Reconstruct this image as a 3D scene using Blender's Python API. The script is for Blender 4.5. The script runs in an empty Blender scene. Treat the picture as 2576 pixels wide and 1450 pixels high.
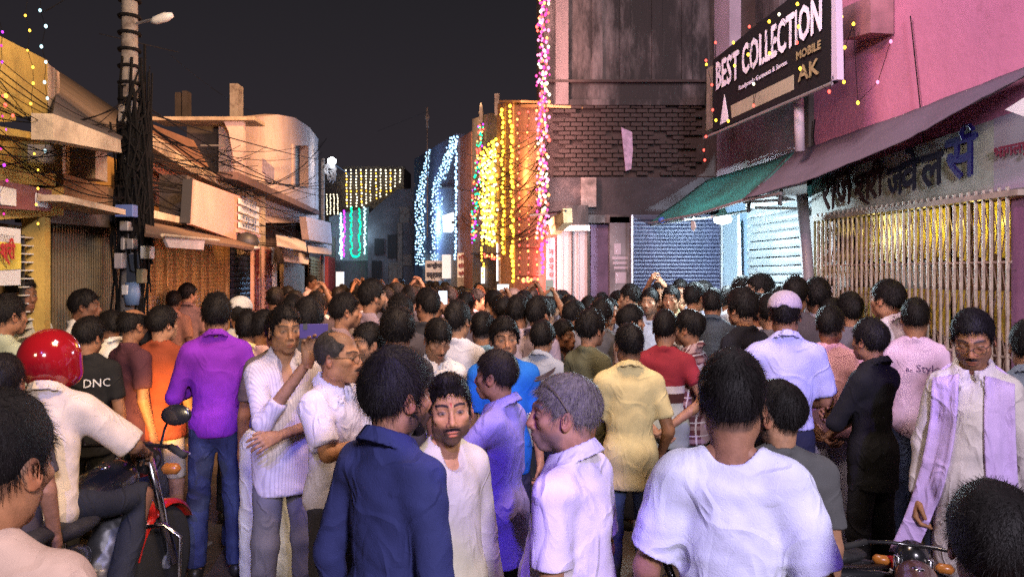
import bpy, bmesh, math, random
import numpy as np
from mathutils import Vector, Matrix
from mathutils.bvhtree import BVHTree
random.seed(7); np.random.seed(7)
S = bpy.context.scene
COL = S.collection
F = 1840.0                      # focal length in px of a 2576 px wide frame
CX, HY, CZ = 1288.0, 690.0, 1.88
PI = math.pi

# ------------------------------------------------------------------ camera
cam = bpy.data.cameras.new('camera'); co = bpy.data.objects.new('camera', cam); COL.objects.link(co)
co.location = (0, 0, CZ); co.rotation_euler = (PI/2, 0, 0)
cam.sensor_width = 36; cam.lens = 36*F/2576; cam.shift_y = -35/2576; cam.shift_x = 0
cam.clip_end = 500; cam.clip_start = .05
S.camera = co
# ------------------------------------------------------------------ sky
W = bpy.data.worlds.new('World'); S.world = W; W.use_nodes = True
wn = W.node_tree; bg = wn.nodes['Background']
tc = wn.nodes.new('ShaderNodeTexCoord'); sx = wn.nodes.new('ShaderNodeSeparateXYZ')
rp = wn.nodes.new('ShaderNodeValToRGB')
wn.links.new(tc.outputs['Generated'], sx.inputs[0]); wn.links.new(sx.outputs['Z'], rp.inputs[0])
rp.color_ramp.elements[0].position = 0; rp.color_ramp.elements[0].color = (.030, .024, .030, 1)
rp.color_ramp.elements[1].position = .45; rp.color_ramp.elements[1].color = (.0118, .0115, .0138, 1)
wn.links.new(rp.outputs[0], bg.inputs[0]); bg.inputs[1].default_value = 1.0
S.view_settings.view_transform = 'Standard'; S.view_settings.look = 'None'
S.view_settings.exposure = 0.18; S.view_settings.gamma = 1
S.cycles.max_bounces = 5; S.cycles.diffuse_bounces = 3; S.cycles.glossy_bounces = 2
S.cycles.transmission_bounces = 3; S.cycles.transparent_max_bounces = 6
S.cycles.sample_clamp_indirect = 1.2; S.cycles.sample_clamp_direct = 14
S.cycles.use_denoising = False
# ------------------------------------------------------------------ lamps
def light(name, kind, loc, to, energy, color, size=.2, spot=60, blend=.5, sx_=None):
    l = bpy.data.lights.new(name, kind); o = bpy.data.objects.new(name, l); COL.objects.link(o)
    l.energy = energy; l.color = color; o.location = loc
    if kind == 'AREA':
        l.size = size
        if sx_: l.shape = 'RECTANGLE'; l.size = sx_[0]; l.size_y = sx_[1]
    else: l.shadow_soft_size = size
    if kind == 'SPOT': l.spot_size = math.radians(spot); l.spot_blend = blend
    if to is not None:
        o.rotation_euler = (Vector(to)-Vector(loc)).to_track_quat('-Z', 'Y').to_euler()
    return o
def PR0(px, py):
    d = 3.5/((px-CX)/F*.988+.155); return Vector(((px-CX)/F*d, d, CZ-(py-HY)/F*d))
def U(px, py, d):
    return Vector(((px-CX)/F*d, d, 0 if py >= 850 else CZ-(py-HY)/F*d))   # rows under 850: down to the ground

# lamps behind the viewer: shop fronts and decoration lights on this side of the street, plus a crowd fill
light('shop_light_right', 'AREA', (1.7, -3.2, 4.0), (.6, 5, 1.2), 500, (.90, .82, 1.0), .8)
light('crowd_fill', 'AREA', (.6, 3.6, 5.6), (.0, 6.4, 1.3), 120, (.95, .84, .90), 1.2)  # added overhead fill that brightens the crowd, no lamp hangs here
light('shop_light_left', 'SPOT', (-2.6, -1.6, 3.2), (-2.0, 3.6, 1.3), 420, (1.0, .74, .42), .4, 42, .8)
light('purple_flood', 'SPOT', (.3, -1.6, 4.0), (-.02, 3.1, 1.15), 900, (.20, .10, 1.0), .05, 13, .3)
light('purple_flood_right', 'SPOT', (1.9, -1.0, 4.4), (1.65, 4.1, 1.2), 800, (.24, .12, 1.0), .05, 12, .5)
light('purple_flood_near', 'SPOT', (.05, .2, 2.9), (.20, 2.2, .90), 320, (.24, .10, 1.0), .04, 12, .5)
light('purple_flood_tee', 'SPOT', (.2, .1, 3.2), (.62, 2.0, .85), 170, (.26, .12, 1.0), .04, 18, .7)
light('purple_flood_stripe', 'SPOT', (-.5, -1.0, 3.6), (-1.12, 3.8, 1.0), 500, (.26, .18, 1.0), .03, 8, .4)
light('blue_flood_low', 'SPOT', (-.9, -.2, 3.4), (-1.85, 4.5, .25), 500, (.18, .22, 1.0), .05, 20, .4)
light('warm_face_light', 'SPOT', (.30, .2, 2.15), (-.21, 2.4, 1.42), 75, (1.0, .60, .26), .06, 12, .7)
light('warm_corner_light', 'SPOT', (-.2, .3, 2.3), (-1.2, 1.6, 1.4), 7, (1.0, .55, .25), .12, 60, .6)
# sodium street light over the left row with added warm fills, pink glow of the decorated corner, the bright shop lamp
light('sodium_lamp', 'SPOT', (-.5, 7.4, 7.2), (-4, 11.2, 2.2), 3000, (1.0, .52, .19), .5, 88, .6)
light('sodium_fill_far', 'SPOT', (-.9, 14.5, 7.0), (-4, 17, 2.2), 2200, (1.0, .56, .30), .5, 95, .7)  # second warm spot, added to even the light on the left houses
light('sodium_fill', 'AREA', (.2, 3.0, 4.6), (-3.6, 8, 2.4), 200, (1.0, .58, .26), 1.0)  # added wide warm fill for the left house fronts
light('pink_glow', 'AREA', (.1, 7.6, 3.6), (-4, 14, 3), 330, (1.0, .52, .42), 1.0, sx_=(.5, 4))
light('yellow_house_light', 'SPOT', (-1.2, 2.2, 4.4), (-3.6, 5.2, 3.2), 150, (1.0, .70, .18), .2, 80, .6)
light('white_shop_lamp', 'POINT', U(1818, 570, 7.0)+Vector((0, -.02, -.06)), None, 170, (.70, .90, 1.0), .06)
light('white_shop_lamp_beam', 'SPOT', U(1818, 562, 6.9), PR0(1990, 680), 170, (.74, .92, 1.0), .05, 60, .9)
light('pink_wall_light', 'SPOT', (-.8, 1.2, 5.2), (3.0, 4.9, 4.0), 390, (1.0, .46, .84), .3, 70, .7)
light('lilac_wall_light', 'SPOT', (-1.0, 3.0, 5.5), (1.2, 8.4, 3.8), 80, (.80, .62, .86), .3, 60, .7)
light('terrace_glow', 'POINT', U(1300, 440, 9.9), None, 110, (1.0, .45, .12), .4)
light('terrace_red', 'POINT', U(1335, 690, 8.9), None, 40, (1.0, .08, .08), .2)
light('corner_magenta', 'POINT', U(1340, 300, 7.8), None, 14, (1.0, .16, .42), .3)
light('blue_glow', 'POINT', U(1092, 560, 24.5), None, 700, (.35, .60, 1.0), .5)
light('green_glow', 'POINT', U(895, 590, 33.5), None, 60, (.5, .8, 1), .5)
light('far_street_light', 'POINT', U(835, 412, 22.8), None, 14, (.9, .95, 1.0), .2)
light('gate_glint', 'SPOT', (.4, 1.2, 2.9), (2.6, 4.6, 1.9), 120, (1.0, .85, .60), .1, 50, .6)
for gy in (4.45, 4.9, 5.4): light('gate_inner_fill', 'POINT', ((3.47-.1547*gy)/.988, gy, 2.2), None, 1.3, (1.0, .82, .25), .02)  # unseen lights added behind the bars to brighten the yellow strips
light('bike_headlight', 'SPOT', (-2.16, 4.28, .90), (-2.30, 4.95, 1.0), 70, (1.0, .50, .12), .03, 60, .8)

# ------------------------------------------------------------------ materials
MATS = {}
def mat(name, color=(.5,.5,.5), rough=.7, metal=0, bump=0, bscale=20, var=.0, vscale=3, emit=None, estr=0,
        objcol=False, alpha=None, trans=0, coat=0, stretch=None, dirt=None, spec=.5, dscale=2, dlo=.45, dhi=.65):
    if name in MATS: return MATS[name]
    m = bpy.data.materials.new(name); m.use_nodes = True; n = m.node_tree; L = n.links
    b = n.nodes['Principled BSDF']
    b.inputs['Roughness'].default_value = rough; b.inputs['Metallic'].default_value = metal
    b.inputs['Specular IOR Level'].default_value = spec
    b.inputs['Coat Weight'].default_value = coat
    b.inputs['Base Color'].default_value = (*color, 1)
    src = None
    tcn = n.nodes.new('ShaderNodeTexCoord'); co_ = tcn.outputs['Object']
    if stretch:
        mp = n.nodes.new('ShaderNodeMapping'); mp.inputs['Scale'].default_value = stretch
        L.new(co_, mp.inputs[0]); co_ = mp.outputs[0]
    if objcol:
        oi = n.nodes.new('ShaderNodeObjectInfo'); src = oi.outputs['Color']
    if var or dirt:
        nz = n.nodes.new('ShaderNodeTexNoise'); nz.inputs['Scale'].default_value = vscale; nz.inputs['Detail'].default_value = 6
        nz.inputs['Roughness'].default_value = .65
        L.new(co_, nz.inputs[0])
        mr = n.nodes.new('ShaderNodeMapRange'); mr.inputs[1].default_value = .3; mr.inputs[2].default_value = .7
        mr.inputs[3].default_value = 1-var; mr.inputs[4].default_value = 1+var
        L.new(nz.outputs[0], mr.inputs[0])
        mx = n.nodes.new('ShaderNodeMix'); mx.data_type = 'RGBA'; mx.blend_type = 'MULTIPLY'; mx.inputs[0].default_value = 1
        if src: L.new(src, mx.inputs[6])
        else: mx.inputs[6].default_value = (*color, 1)
        cc = n.nodes.new('ShaderNodeCombineColor')
        for i in range(3): L.new(mr.outputs[0], cc.inputs[i])
        L.new(cc.outputs[0], mx.inputs[7]); src = mx.outputs[2]
    if dirt:
        n2 = n.nodes.new('ShaderNodeTexNoise'); n2.inputs['Scale'].default_value = dscale; n2.inputs['Detail'].default_value = 8
        n2.inputs['Roughness'].default_value = .7
        L.new(co_, n2.inputs[0])
        m2 = n.nodes.new('ShaderNodeMapRange'); m2.inputs[1].default_value = dlo; m2.inputs[2].default_value = dhi
        L.new(n2.outputs[0], m2.inputs[0])
        x2 = n.nodes.new('ShaderNodeMix'); x2.data_type = 'RGBA'
        L.new(m2.outputs[0], x2.inputs[0]); L.new(src, x2.inputs[6]); x2.inputs[7].default_value = (*dirt, 1); src = x2.outputs[2]
    if src: L.new(src, b.inputs['Base Color'])
    if bump:
        nb = n.nodes.new('ShaderNodeTexNoise'); nb.inputs['Scale'].default_value = bscale; nb.inputs['Detail'].default_value = 4
        L.new(co_, nb.inputs[0]); bn = n.nodes.new('ShaderNodeBump'); bn.inputs['Strength'].default_value = bump
        bn.inputs['Distance'].default_value = .02; L.new(nb.outputs[0], bn.inputs['Height']); L.new(bn.outputs[0], b.inputs['Normal'])
    if emit:
        b.inputs['Emission Color'].default_value = (*emit, 1); b.inputs['Emission Strength'].default_value = estr
    if trans:
        tr = n.nodes.new('ShaderNodeBsdfTranslucent'); tr.inputs[0].default_value = (*color, 1)
        ms = n.nodes.new('ShaderNodeMixShader'); ms.inputs[0].default_value = trans
        L.new(b.outputs[0], ms.inputs[1]); L.new(tr.outputs[0], ms.inputs[2])
        L.new(ms.outputs[0], n.nodes['Material Output'].inputs[0])
    MATS[name] = m; return m

def cloth_mat(name, fold=.5, kind=None, c1=None, c2=None, c3=None):
    if name in MATS: return MATS[name]
    m = bpy.data.materials.new(name); m.use_nodes = True; n = m.node_tree; L = n.links
    b = n.nodes['Principled BSDF']; b.inputs['Roughness'].default_value = .85; b.inputs['Specular IOR Level'].default_value = .25
    tcn = n.nodes.new('ShaderNodeTexCoord'); oi = n.nodes.new('ShaderNodeObjectInfo')
    col = oi.outputs['Color']
    sp = n.nodes.new('ShaderNodeSeparateXYZ'); L.new(tcn.outputs['Object'], sp.inputs[0])
    def math_(op, a, b_=None, c=None):
        q = n.nodes.new('ShaderNodeMath'); q.operation = op
        for i, v in enumerate((a, b_, c)):
            if v is None: continue
            if isinstance(v, (int, float)): q.inputs[i].default_value = v
            else: L.new(v, q.inputs[i])
        return q.outputs[0]
    def mixc(f, a, b_):
        q = n.nodes.new('ShaderNodeMix'); q.data_type = 'RGBA'; L.new(f, q.inputs[0])
        for i, v in ((6, a), (7, b_)):
            if isinstance(v, tuple): q.inputs[i].default_value = (*v, 1)
            else: L.new(v, q.inputs[i])
        return q.outputs[2]
    def stripe(axis, freq, duty, phase=0):
        v = math_('FRACT', math_('MULTIPLY_ADD', axis, freq, phase)); return math_('LESS_THAN', v, duty)
    if kind == 'plaid':
        ax = math_('ADD', math_('MULTIPLY', sp.outputs['X'], .25), sp.outputs['Y'])
        col = mixc(stripe(ax, 13, .32), c1, c2)
        col = mixc(math_('MULTIPLY', stripe(sp.outputs['Z'], 11, .3), .6), col, c2)
        col = mixc(stripe(ax, 13, .1, .5), col, c3); col = mixc(stripe(sp.outputs['Z'], 11, .1, .5), col, c3)
    elif kind == 'vstripe':
        ax = math_('ADD', sp.outputs['X'], math_('MULTIPLY', sp.outputs['Y'], .6))
        col = mixc(stripe(ax, c3 or 60, .35), c1, c2)
    elif kind == 'bands':   # maroon yoke, white band, brown band, pale body
        z = sp.outputs['Z']
        col = mixc(math_('GREATER_THAN', z, 1.10), (.30,.33,.28), (.055,.018,.014))
        col = mixc(math_('GREATER_THAN', z, 1.165), col, (.5,.45,.42))
        col = mixc(math_('GREATER_THAN', z, 1.215), col, (.22,.018,.028))
    elif kind == 'print':
        nz = n.nodes.new('ShaderNodeTexNoise'); nz.inputs['Scale'].default_value = 9; nz.inputs['Detail'].default_value = 6; nz.inputs['Roughness'].default_value = .75
        L.new(tcn.outputs['Object'], nz.inputs[0])
        col = mixc(math_('GREATER_THAN', nz.outputs[0], .63), col, c1)
    elif kind == 'denim':
        nz = n.nodes.new('ShaderNodeTexNoise'); nz.inputs['Scale'].default_value = 5; nz.inputs['Detail'].default_value = 7
        L.new(tcn.outputs['Object'], nz.inputs[0])
        mm = n.nodes.new('ShaderNodeMapRange'); mm.inputs[1].default_value = .45; mm.inputs[2].default_value = .75
        L.new(nz.outputs[0], mm.inputs[0]); mm.inputs[4].default_value = .55
        col = mixc(mm.outputs[0], col, c1)
    # mottled colour
    nv = n.nodes.new('ShaderNodeTexNoise'); nv.inputs['Scale'].default_value = 14; nv.inputs['Detail'].default_value = 8
    L.new(tcn.outputs['Object'], nv.inputs[0])
    mr = n.nodes.new('ShaderNodeMapRange'); mr.inputs[1].default_value = .3; mr.inputs[2].default_value = .7; mr.inputs[3].default_value = .88; mr.inputs[4].default_value = 1.1
    L.new(nv.outputs[0], mr.inputs[0])
    vm = n.nodes.new('ShaderNodeVectorMath'); vm.operation = 'SCALE'; L.new(col, vm.inputs[0]); L.new(mr.outputs[0], vm.inputs['Scale'])
    L.new(vm.outputs[0], b.inputs['Base Color'])
    # folds
    mp = n.nodes.new('ShaderNodeMapping'); mp.inputs['Scale'].default_value = (1.5, 1.5, 1.0); mp.inputs['Rotation'].default_value = (.3, .5, .2)
    L.new(tcn.outputs['Object'], mp.inputs[0])
    nf = n.nodes.new('ShaderNodeTexNoise'); nf.inputs['Scale'].default_value = 5; nf.inputs['Detail'].default_value = 1.5; nf.inputs['Distortion'].default_value = .7
    L.new(mp.outputs[0], nf.inputs[0])
    nw = n.nodes.new('ShaderNodeTexNoise'); nw.inputs['Scale'].default_value = 260; nw.inputs['Detail'].default_value = 2
    L.new(tcn.outputs['Object'], nw.inputs[0])
    n3 = n.nodes.new('ShaderNodeTexNoise'); n3.inputs['Scale'].default_value = 13; n3.inputs['Detail'].default_value = 2; n3.inputs['Distortion'].default_value = 1.5
    L.new(mp.outputs[0], n3.inputs[0])
    r3 = math_('MINIMUM', math_('ABSOLUTE', math_('SUBTRACT', n3.outputs[0], .5)), .05)
    rid = math_('MINIMUM', math_('ABSOLUTE', math_('SUBTRACT', nf.outputs[0], .5)), .07)
    h = math_('ADD', math_('ADD', math_('MULTIPLY', rid, -1.6), math_('MULTIPLY', r3, -.16)), math_('MULTIPLY', nw.outputs[0], .03))
    bn = n.nodes.new('ShaderNodeBump'); bn.inputs['Strength'].default_value = fold; bn.inputs['Distance'].default_value = .05
    L.new(h, bn.inputs['Height']); L.new(bn.outputs[0], b.inputs['Normal'])
    MATS[name] = m; return m

def skin_mat():
    if 'skin' in MATS: return MATS['skin']
    m = bpy.data.materials.new('skin'); m.use_nodes = True; n = m.node_tree; L = n.links
    b = n.nodes['Principled BSDF']
    at = n.nodes.new('ShaderNodeAttribute'); at.attribute_name = 'Col'
    oi = n.nodes.new('ShaderNodeObjectInfo')
    tcn = n.nodes.new('ShaderNodeTexCoord'); nv = n.nodes.new('ShaderNodeTexNoise'); nv.inputs['Scale'].default_value = 45; nv.inputs['Detail'].default_value = 6
    L.new(tcn.outputs['Object'], nv.inputs[0])
    mr = n.nodes.new('ShaderNodeMapRange'); mr.inputs[1].default_value = .3; mr.inputs[2].default_value = .7; mr.inputs[3].default_value = .82; mr.inputs[4].default_value = 1.15
    L.new(nv.outputs[0], mr.inputs[0])
    mx = n.nodes.new('ShaderNodeVectorMath'); mx.operation = 'MULTIPLY'; L.new(at.outputs['Color'], mx.inputs[0]); L.new(oi.outputs['Color'], mx.inputs[1])
    vm = n.nodes.new('ShaderNodeVectorMath'); vm.operation = 'SCALE'; L.new(mx.outputs[0], vm.inputs[0]); L.new(mr.outputs[0], vm.inputs['Scale'])
    L.new(vm.outputs[0], b.inputs['Base Color'])
    b.inputs['Roughness'].default_value = .58; b.inputs['Specular IOR Level'].default_value = .32
    b.inputs['Subsurface Weight'].default_value = .0
    bn = n.nodes.new('ShaderNodeBump'); bn.inputs['Strength'].default_value = .12; bn.inputs['Distance'].default_value = .01
    n2 = n.nodes.new('ShaderNodeTexNoise'); n2.inputs['Scale'].default_value = 180; L.new(tcn.outputs['Object'], n2.inputs[0])
    L.new(n2.outputs[0], bn.inputs['Height']); L.new(bn.outputs[0], b.inputs['Normal'])
    MATS['skin'] = m; return m
def hair_mat():
    if 'hair' in MATS: return MATS['hair']
    m = mat('hair', (.02,.02,.02), rough=.55, objcol=True, var=.5, vscale=60, bump=.25, bscale=140, spec=.15)
    return m

# ------------------------------------------------------------------ objects
def link(name, me, m=None, parent=None, color=None):
    o = bpy.data.objects.new(name, me); COL.objects.link(o)
    if m is not None and not me.materials: me.materials.append(m)
    if parent: o.parent = parent
    if color is not None: o.color = (*color, 1)
    return o
def mesh_np(name, V, faces, cols=None, smooth=True):
    """faces: (n,4) int array (or list of polys)"""
    me = bpy.data.meshes.new(name)
    if isinstance(faces, np.ndarray):
        nf, k = faces.shape
        me.vertices.add(len(V)); me.vertices.foreach_set('co', np.asarray(V, dtype=np.float32).ravel())
        me.loops.add(nf*k); me.loops.foreach_set('vertex_index', faces.astype(np.int32).ravel())
        me.polygons.add(nf); me.polygons.foreach_set('loop_start', np.arange(0, nf*k, k, dtype=np.int32))
        me.update(calc_edges=True)
    else:
        me.from_pydata([tuple(v) for v in V], [], faces); me.update()
    if smooth: me.polygons.foreach_set('use_smooth', np.ones(len(me.polygons), dtype=bool))
    if cols is not None:
        a = me.color_attributes.new('Col', 'FLOAT_COLOR', 'POINT')
        c4 = np.ones((len(V), 4), dtype=np.float32); c4[:, :3] = cols; a.data.foreach_set('color', c4.ravel())
    return me
class MB:
    """collects boxes, tubes, prisms and lathes into one mesh"""
    def __init__(s): s.v = []; s.f = []
    def add(s, V, Fs):
        k = len(s.v); s.v += [tuple(v) for v in V]; s.f += [tuple(i+k for i in f) for f in Fs]; return s
    def box(s, c, size, rot=None):
        x, y, z = size[0]/2, size[1]/2, size[2]/2
        V = [Vector((a*x, b*y, e*z)) for a in (-1, 1) for b in (-1, 1) for e in (-1, 1)]
        if rot is not None: V = [rot @ v for v in V]
        V = [v+Vector(c) for v in V]
        return s.add(V, [(0,1,3,2),(4,6,7,5),(0,4,5,1),(2,3,7,6),(0,2,6,4),(1,5,7,3)])
    def prism(s, pts, t):
        """polygon of 3-D points thickened by vector t"""
        P = [Vector(p) for p in pts]; n = len(P); t = Vector(t)
        V = P+[p+t for p in P]
        Fs = [tuple(range(n)), tuple(range(2*n-1, n-1, -1))]+[(i, i+n, (i+1) % n+n, (i+1) % n) for i in range(n)]
        return s.add(V, Fs)
    def tube(s, pts, r, seg=8, cap=True):
        pts = [Vector(p) for p in pts]; n = len(pts); rr = r if isinstance(r, (list, tuple)) else [r]*n
        V = []; up = Vector((0, 0, 1)); last = None
        for i, p in enumerate(pts):
            d = (pts[min(i+1, n-1)]-pts[max(i-1, 0)]).normalized()
            if last is None:
                a = d.cross(up)
                if a.length < .1: a = d.cross(Vector((1, 0, 0)))
            else: a = last-d*last.dot(d)
            a.normalize(); last = a; b = d.cross(a)
            for j in range(seg):
                th = 2*PI*j/seg; V.append(p+(a*math.cos(th)+b*math.sin(th))*rr[i])
        Fs = [(i*seg+j, i*seg+(j+1) % seg, (i+1)*seg+(j+1) % seg, (i+1)*seg+j) for i in range(n-1) for j in range(seg)]
        if cap: Fs += [tuple(range(seg-1, -1, -1)), tuple((n-1)*seg+j for j in range(seg))]
        return s.add(V, Fs)
    def lathe(s, c, prof, seg=16, rot=None):
        V = []
        for (r, z) in prof:
            for j in range(seg):
                th = 2*PI*j/seg; v = Vector((r*math.cos(th), r*math.sin(th), z))
                if rot is not None: v = rot @ v
                V.append(v+Vector(c))
        n = len(prof)
        Fs = [(i*seg+j, i*seg+(j+1) % seg, (i+1)*seg+(j+1) % seg, (i+1)*seg+j) for i in range(n-1) for j in range(seg)]
        Fs += [tuple(range(seg-1, -1, -1)), tuple((n-1)*seg+j for j in range(seg))]
        return s.add(V, Fs)
    def build(s, name, m, parent=None, smooth=False, bevel=0, color=None):
        me = bpy.data.meshes.new(name); me.from_pydata(s.v, [], s.f); me.update()
        bm = bmesh.new(); bm.from_mesh(me)
        bmesh.ops.recalc_face_normals(bm, faces=bm.faces)
        if bevel: bmesh.ops.bevel(bm, geom=list(bm.edges), offset=bevel, segments=1, affect='EDGES')
        bm.to_mesh(me); bm.free()
        if smooth: me.polygons.foreach_set('use_smooth', np.ones(len(me.polygons), dtype=bool))
        return link(name, me, m, parent, color)
def tag(o, label=None, cat=None, group=None, kind=None):
    if label: o['label'] = label
    if cat: o['category'] = cat
    if group: o['group'] = group
    if kind: o['kind'] = kind
    return o
def thing(name, label, cat, loc=(0, 0, 0), group=None):
    o = bpy.data.objects.new(name, None); COL.objects.link(o); o.location = loc; o.empty_display_size = .1
    return tag(o, label, cat, group)
def rel(parent, o):
    """o was built in world space: keep it there under parent (parents have pure translations)"""
    o.parent = parent; o.location = o.location-parent.location if parent.parent is None else o.location-parent.location
    return o
def text_mesh(body, size=1.0, extrude=.0, align='LEFT', xs=1.0, spacing=1.0):
    c = bpy.data.curves.new('lettering', 'FONT'); c.body = body; c.size = size; c.extrude = extrude; c.align_x = align
    c.space_character = spacing; c.resolution_u = 2
    o = bpy.data.objects.new('lettering', c); COL.objects.link(o)
    bpy.context.view_layer.update()
    dg = bpy.context.evaluated_depsgraph_get(); me = bpy.data.meshes.new_from_object(o.evaluated_get(dg))
    bpy.data.objects.remove(o); bpy.data.curves.remove(c)
    V = np.array([v.co[:] for v in me.vertices], dtype=float).reshape(-1, 3); V[:, 0] *= xs
    Fs = [tuple(p.vertices) for p in me.polygons]; bpy.data.meshes.remove(me)
    return V, Fs
def lettering(body, P0, ux, uy, height, m, parent=None, name='lettering', width=None, bold=0, proud=.0, align='LEFT', slab=.006):
    """flat raised letters whose cap height is `height`, from point P0 along ux with up uy"""
    V, Fs = text_mesh(body, 1.0, align=align)
    if len(V) == 0: return None
    lo, hi = V.min(0), V.max(0)
    hh = hi[1]-lo[1]; sc = height/hh; sxx = sc if width is None else width/(hi[0]-lo[0])
    ux = Vector(ux).normalized(); uy = Vector(uy).normalized(); n = ux.cross(uy).normalized()
    b = MB()
    offs = [(0, 0)] if not bold else [(-bold, 0), (bold, 0), (0, 0), (0, bold), (0, -bold)]
    for k, (ox, oy) in enumerate(offs):
        Q = [Vector(P0)+ux*((v[0]-lo[0])*sxx+ox)+uy*((v[1]-lo[1])*sc+oy)+n*(proud+slab+k*.0012) for v in V]
        b.add(Q, Fs)
    me = bpy.data.meshes.new(name); me.from_pydata(b.v, [], b.f); me.update()
    return link(name, me, m, parent)
# ------------------------------------------------------------------ people
class Field:
    def __init__(s, lo, hi, h):
        s.h = h; s.lo = np.array(lo, float)
        n = [int(math.ceil((hi[i]-lo[i])/h))+2 for i in range(3)]
        s.ax = [(lo[i]+h*np.arange(n[i])).astype(np.float32) for i in range(3)]
        s.D = np.full(n, .12, dtype=np.float32)
    def prim(s, fn, lo, hi, k=0., op='u', m=.05):
        sl = []
        for i in range(3):
            a = max(0, int((lo[i]-m-s.lo[i])/s.h)); b = min(len(s.ax[i]), int((hi[i]+m-s.lo[i])/s.h)+2)
            if b <= a: return
            sl.append(slice(a, b))
        X = s.ax[0][sl[0]][:, None, None]; Y = s.ax[1][sl[1]][None, :, None]; Z = s.ax[2][sl[2]][None, None, :]
        d = fn(X, Y, Z).astype(np.float32); A = s.D[tuple(sl)]
        if op == 'u':
            r = np.minimum(A, d)
            if k: q = np.maximum(k-np.abs(A-d), 0)/k; r = r-q*q*k*.25
        else:
            d = -d; r = np.maximum(A, d)
            if k: q = np.maximum(k-np.abs(A-d), 0)/k; r = r+q*q*k*.25
        s.D[tuple(sl)] = r
    def ell(s, c, r, k=0., op='u', R=None, inf=0.):
        c = np.array(c, float); r = np.array(r, float)+inf; mr = max(r)
        def fn(X, Y, Z):
            x, y, z = X-c[0], Y-c[1], Z-c[2]
            if R is not None:
                x, y, z = (R[0][0]*x+R[1][0]*y+R[2][0]*z, R[0][1]*x+R[1][1]*y+R[2][1]*z, R[0][2]*x+R[1][2]*y+R[2][2]*z)
            a = np.sqrt((x/r[0])**2+(y/r[1])**2+(z/r[2])**2); b = np.sqrt((x/r[0]**2)**2+(y/r[1]**2)**2+(z/r[2]**2)**2)+1e-9
            return a*(a-1)/b
        s.prim(fn, c-mr, c+mr, k, op)
    def cap(s, a, b, ra, rb=None, k=0., op='u', cut=None, inf=0., flat=1.0, fax=1):
        rb = ra if rb is None else rb; ra += inf; rb += inf
        a = np.array(a, float); b = np.array(b, float); ab = b-a; L2 = float(ab@ab)+1e-12; L = math.sqrt(L2)
        def fn(X, Y, Z):
            x, y, z = X-a[0], Y-a[1], Z-a[2]
            t = np.clip((x*ab[0]+y*ab[1]+z*ab[2])/L2, 0, 1)
            d = np.sqrt((x-t*ab[0])**2+(y-t*ab[1])**2+(z-t*ab[2])**2)-(ra+(rb-ra)*t)
            if cut is not None:
                d = np.maximum(d, (x*ab[0]+y*ab[1]+z*ab[2])/L-cut*L)
            return d
        m = max(ra, rb); s.prim(fn, np.minimum(a, b)-m, np.maximum(a, b)+m, k, op)
    def plane(s, n, o, op='cut'):      # removes the side the normal points to
        n = np.array(n, float); n /= np.linalg.norm(n)
        d = (s.ax[0][:, None, None]*n[0]+s.ax[1][None, :, None]*n[1]+s.ax[2][None, None, :]*n[2])-o
        s.D = np.maximum(s.D, d.astype(np.float32))
    def noise(s, amp, f, seed=0, stretch=(1, 1, 1)):
        r = np.random.RandomState(seed)
        X = s.ax[0][:, None, None]*stretch[0]; Y = s.ax[1][None, :, None]*stretch[1]; Z = s.ax[2][None, None, :]*stretch[2]
        tot = 0
        wx = .35/f*6*np.sin((Y*1.3+Z)*f*.5+r.rand()*6); wz = .35/f*6*np.sin((X+Y*.7)*f*.6+r.rand()*6)
        for i in range(3):
            v = r.randn(3); v /= np.linalg.norm(v); g = f*(1+.55*i)
            tot = tot+np.sin(((X+wx)*v[0]+Y*v[1]+(Z+wz)*v[2])*g+r.rand()*6)/(1+.5*i)
        s.D = s.D+(amp*tot/1.6).astype(np.float32)
    def nets(s):
        D = s.D; D[0] = D[-1] = .1; D[:, 0] = D[:, -1] = .1; D[:, :, 0] = D[:, :, -1] = .1
        I = D < 0; n = [d-1 for d in D.shape]; cnt = np.zeros(n, np.int8)
        C = [(i, j, k) for i in (0, 1) for j in (0, 1) for k in (0, 1)]
        for i, j, k in C: cnt += I[i:i+n[0], j:j+n[1], k:k+n[2]]
        act = (cnt > 0) & (cnt < 8); ijk = np.argwhere(act)
        if len(ijk) == 0: return np.zeros((0, 3)), np.zeros((0, 4), int)
        idx = -np.ones(n, np.int32); idx[act] = np.arange(len(ijk))
        P = np.zeros((len(ijk), 3)); w = np.zeros(len(ijk))
        for a in C:
            for ax in range(3):
                if a[ax] == 0:
                    b = list(a); b[ax] = 1; A = ijk+a; B = ijk+b
                    da = D[A[:, 0], A[:, 1], A[:, 2]]; db = D[B[:, 0], B[:, 1], B[:, 2]]
                    cr = (da < 0) != (db < 0); t = np.where(cr, da/np.where(cr, da-db, 1), 0)
                    p = np.tile(np.array(a, float), (len(ijk), 1)); p[:, ax] += t
                    P[cr] += p[cr]; w += cr
        V = s.lo+s.h*(ijk+P/w[:, None])
        Fs = []
        for ax in range(3):
            u, v = (ax+1) % 3, (ax+2) % 3
            sa = [slice(None)]*3; sb = [slice(None)]*3
            sa[ax] = slice(0, -1); sb[ax] = slice(1, None)
            for q in (u, v):
                sa[q] = slice(1, -1); sb[q] = slice(1, -1)
            A = I[tuple(sa)]; B = I[tuple(sb)]
            for inv, M in ((False, A & ~B), (True, ~A & B)):
                e = np.argwhere(M)
                if not len(e): continue
                e[:, u] += 1; e[:, v] += 1
                def g(du, dv):
                    c = e.copy(); c[:, u] -= du; c[:, v] -= dv; return idx[c[:, 0], c[:, 1], c[:, 2]]
                q = np.stack([g(0, 0), g(1, 0), g(1, 1), g(0, 1)], 1)
                Fs.append(q[:, ::-1] if inv else q)
        return V, np.concatenate(Fs)

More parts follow.
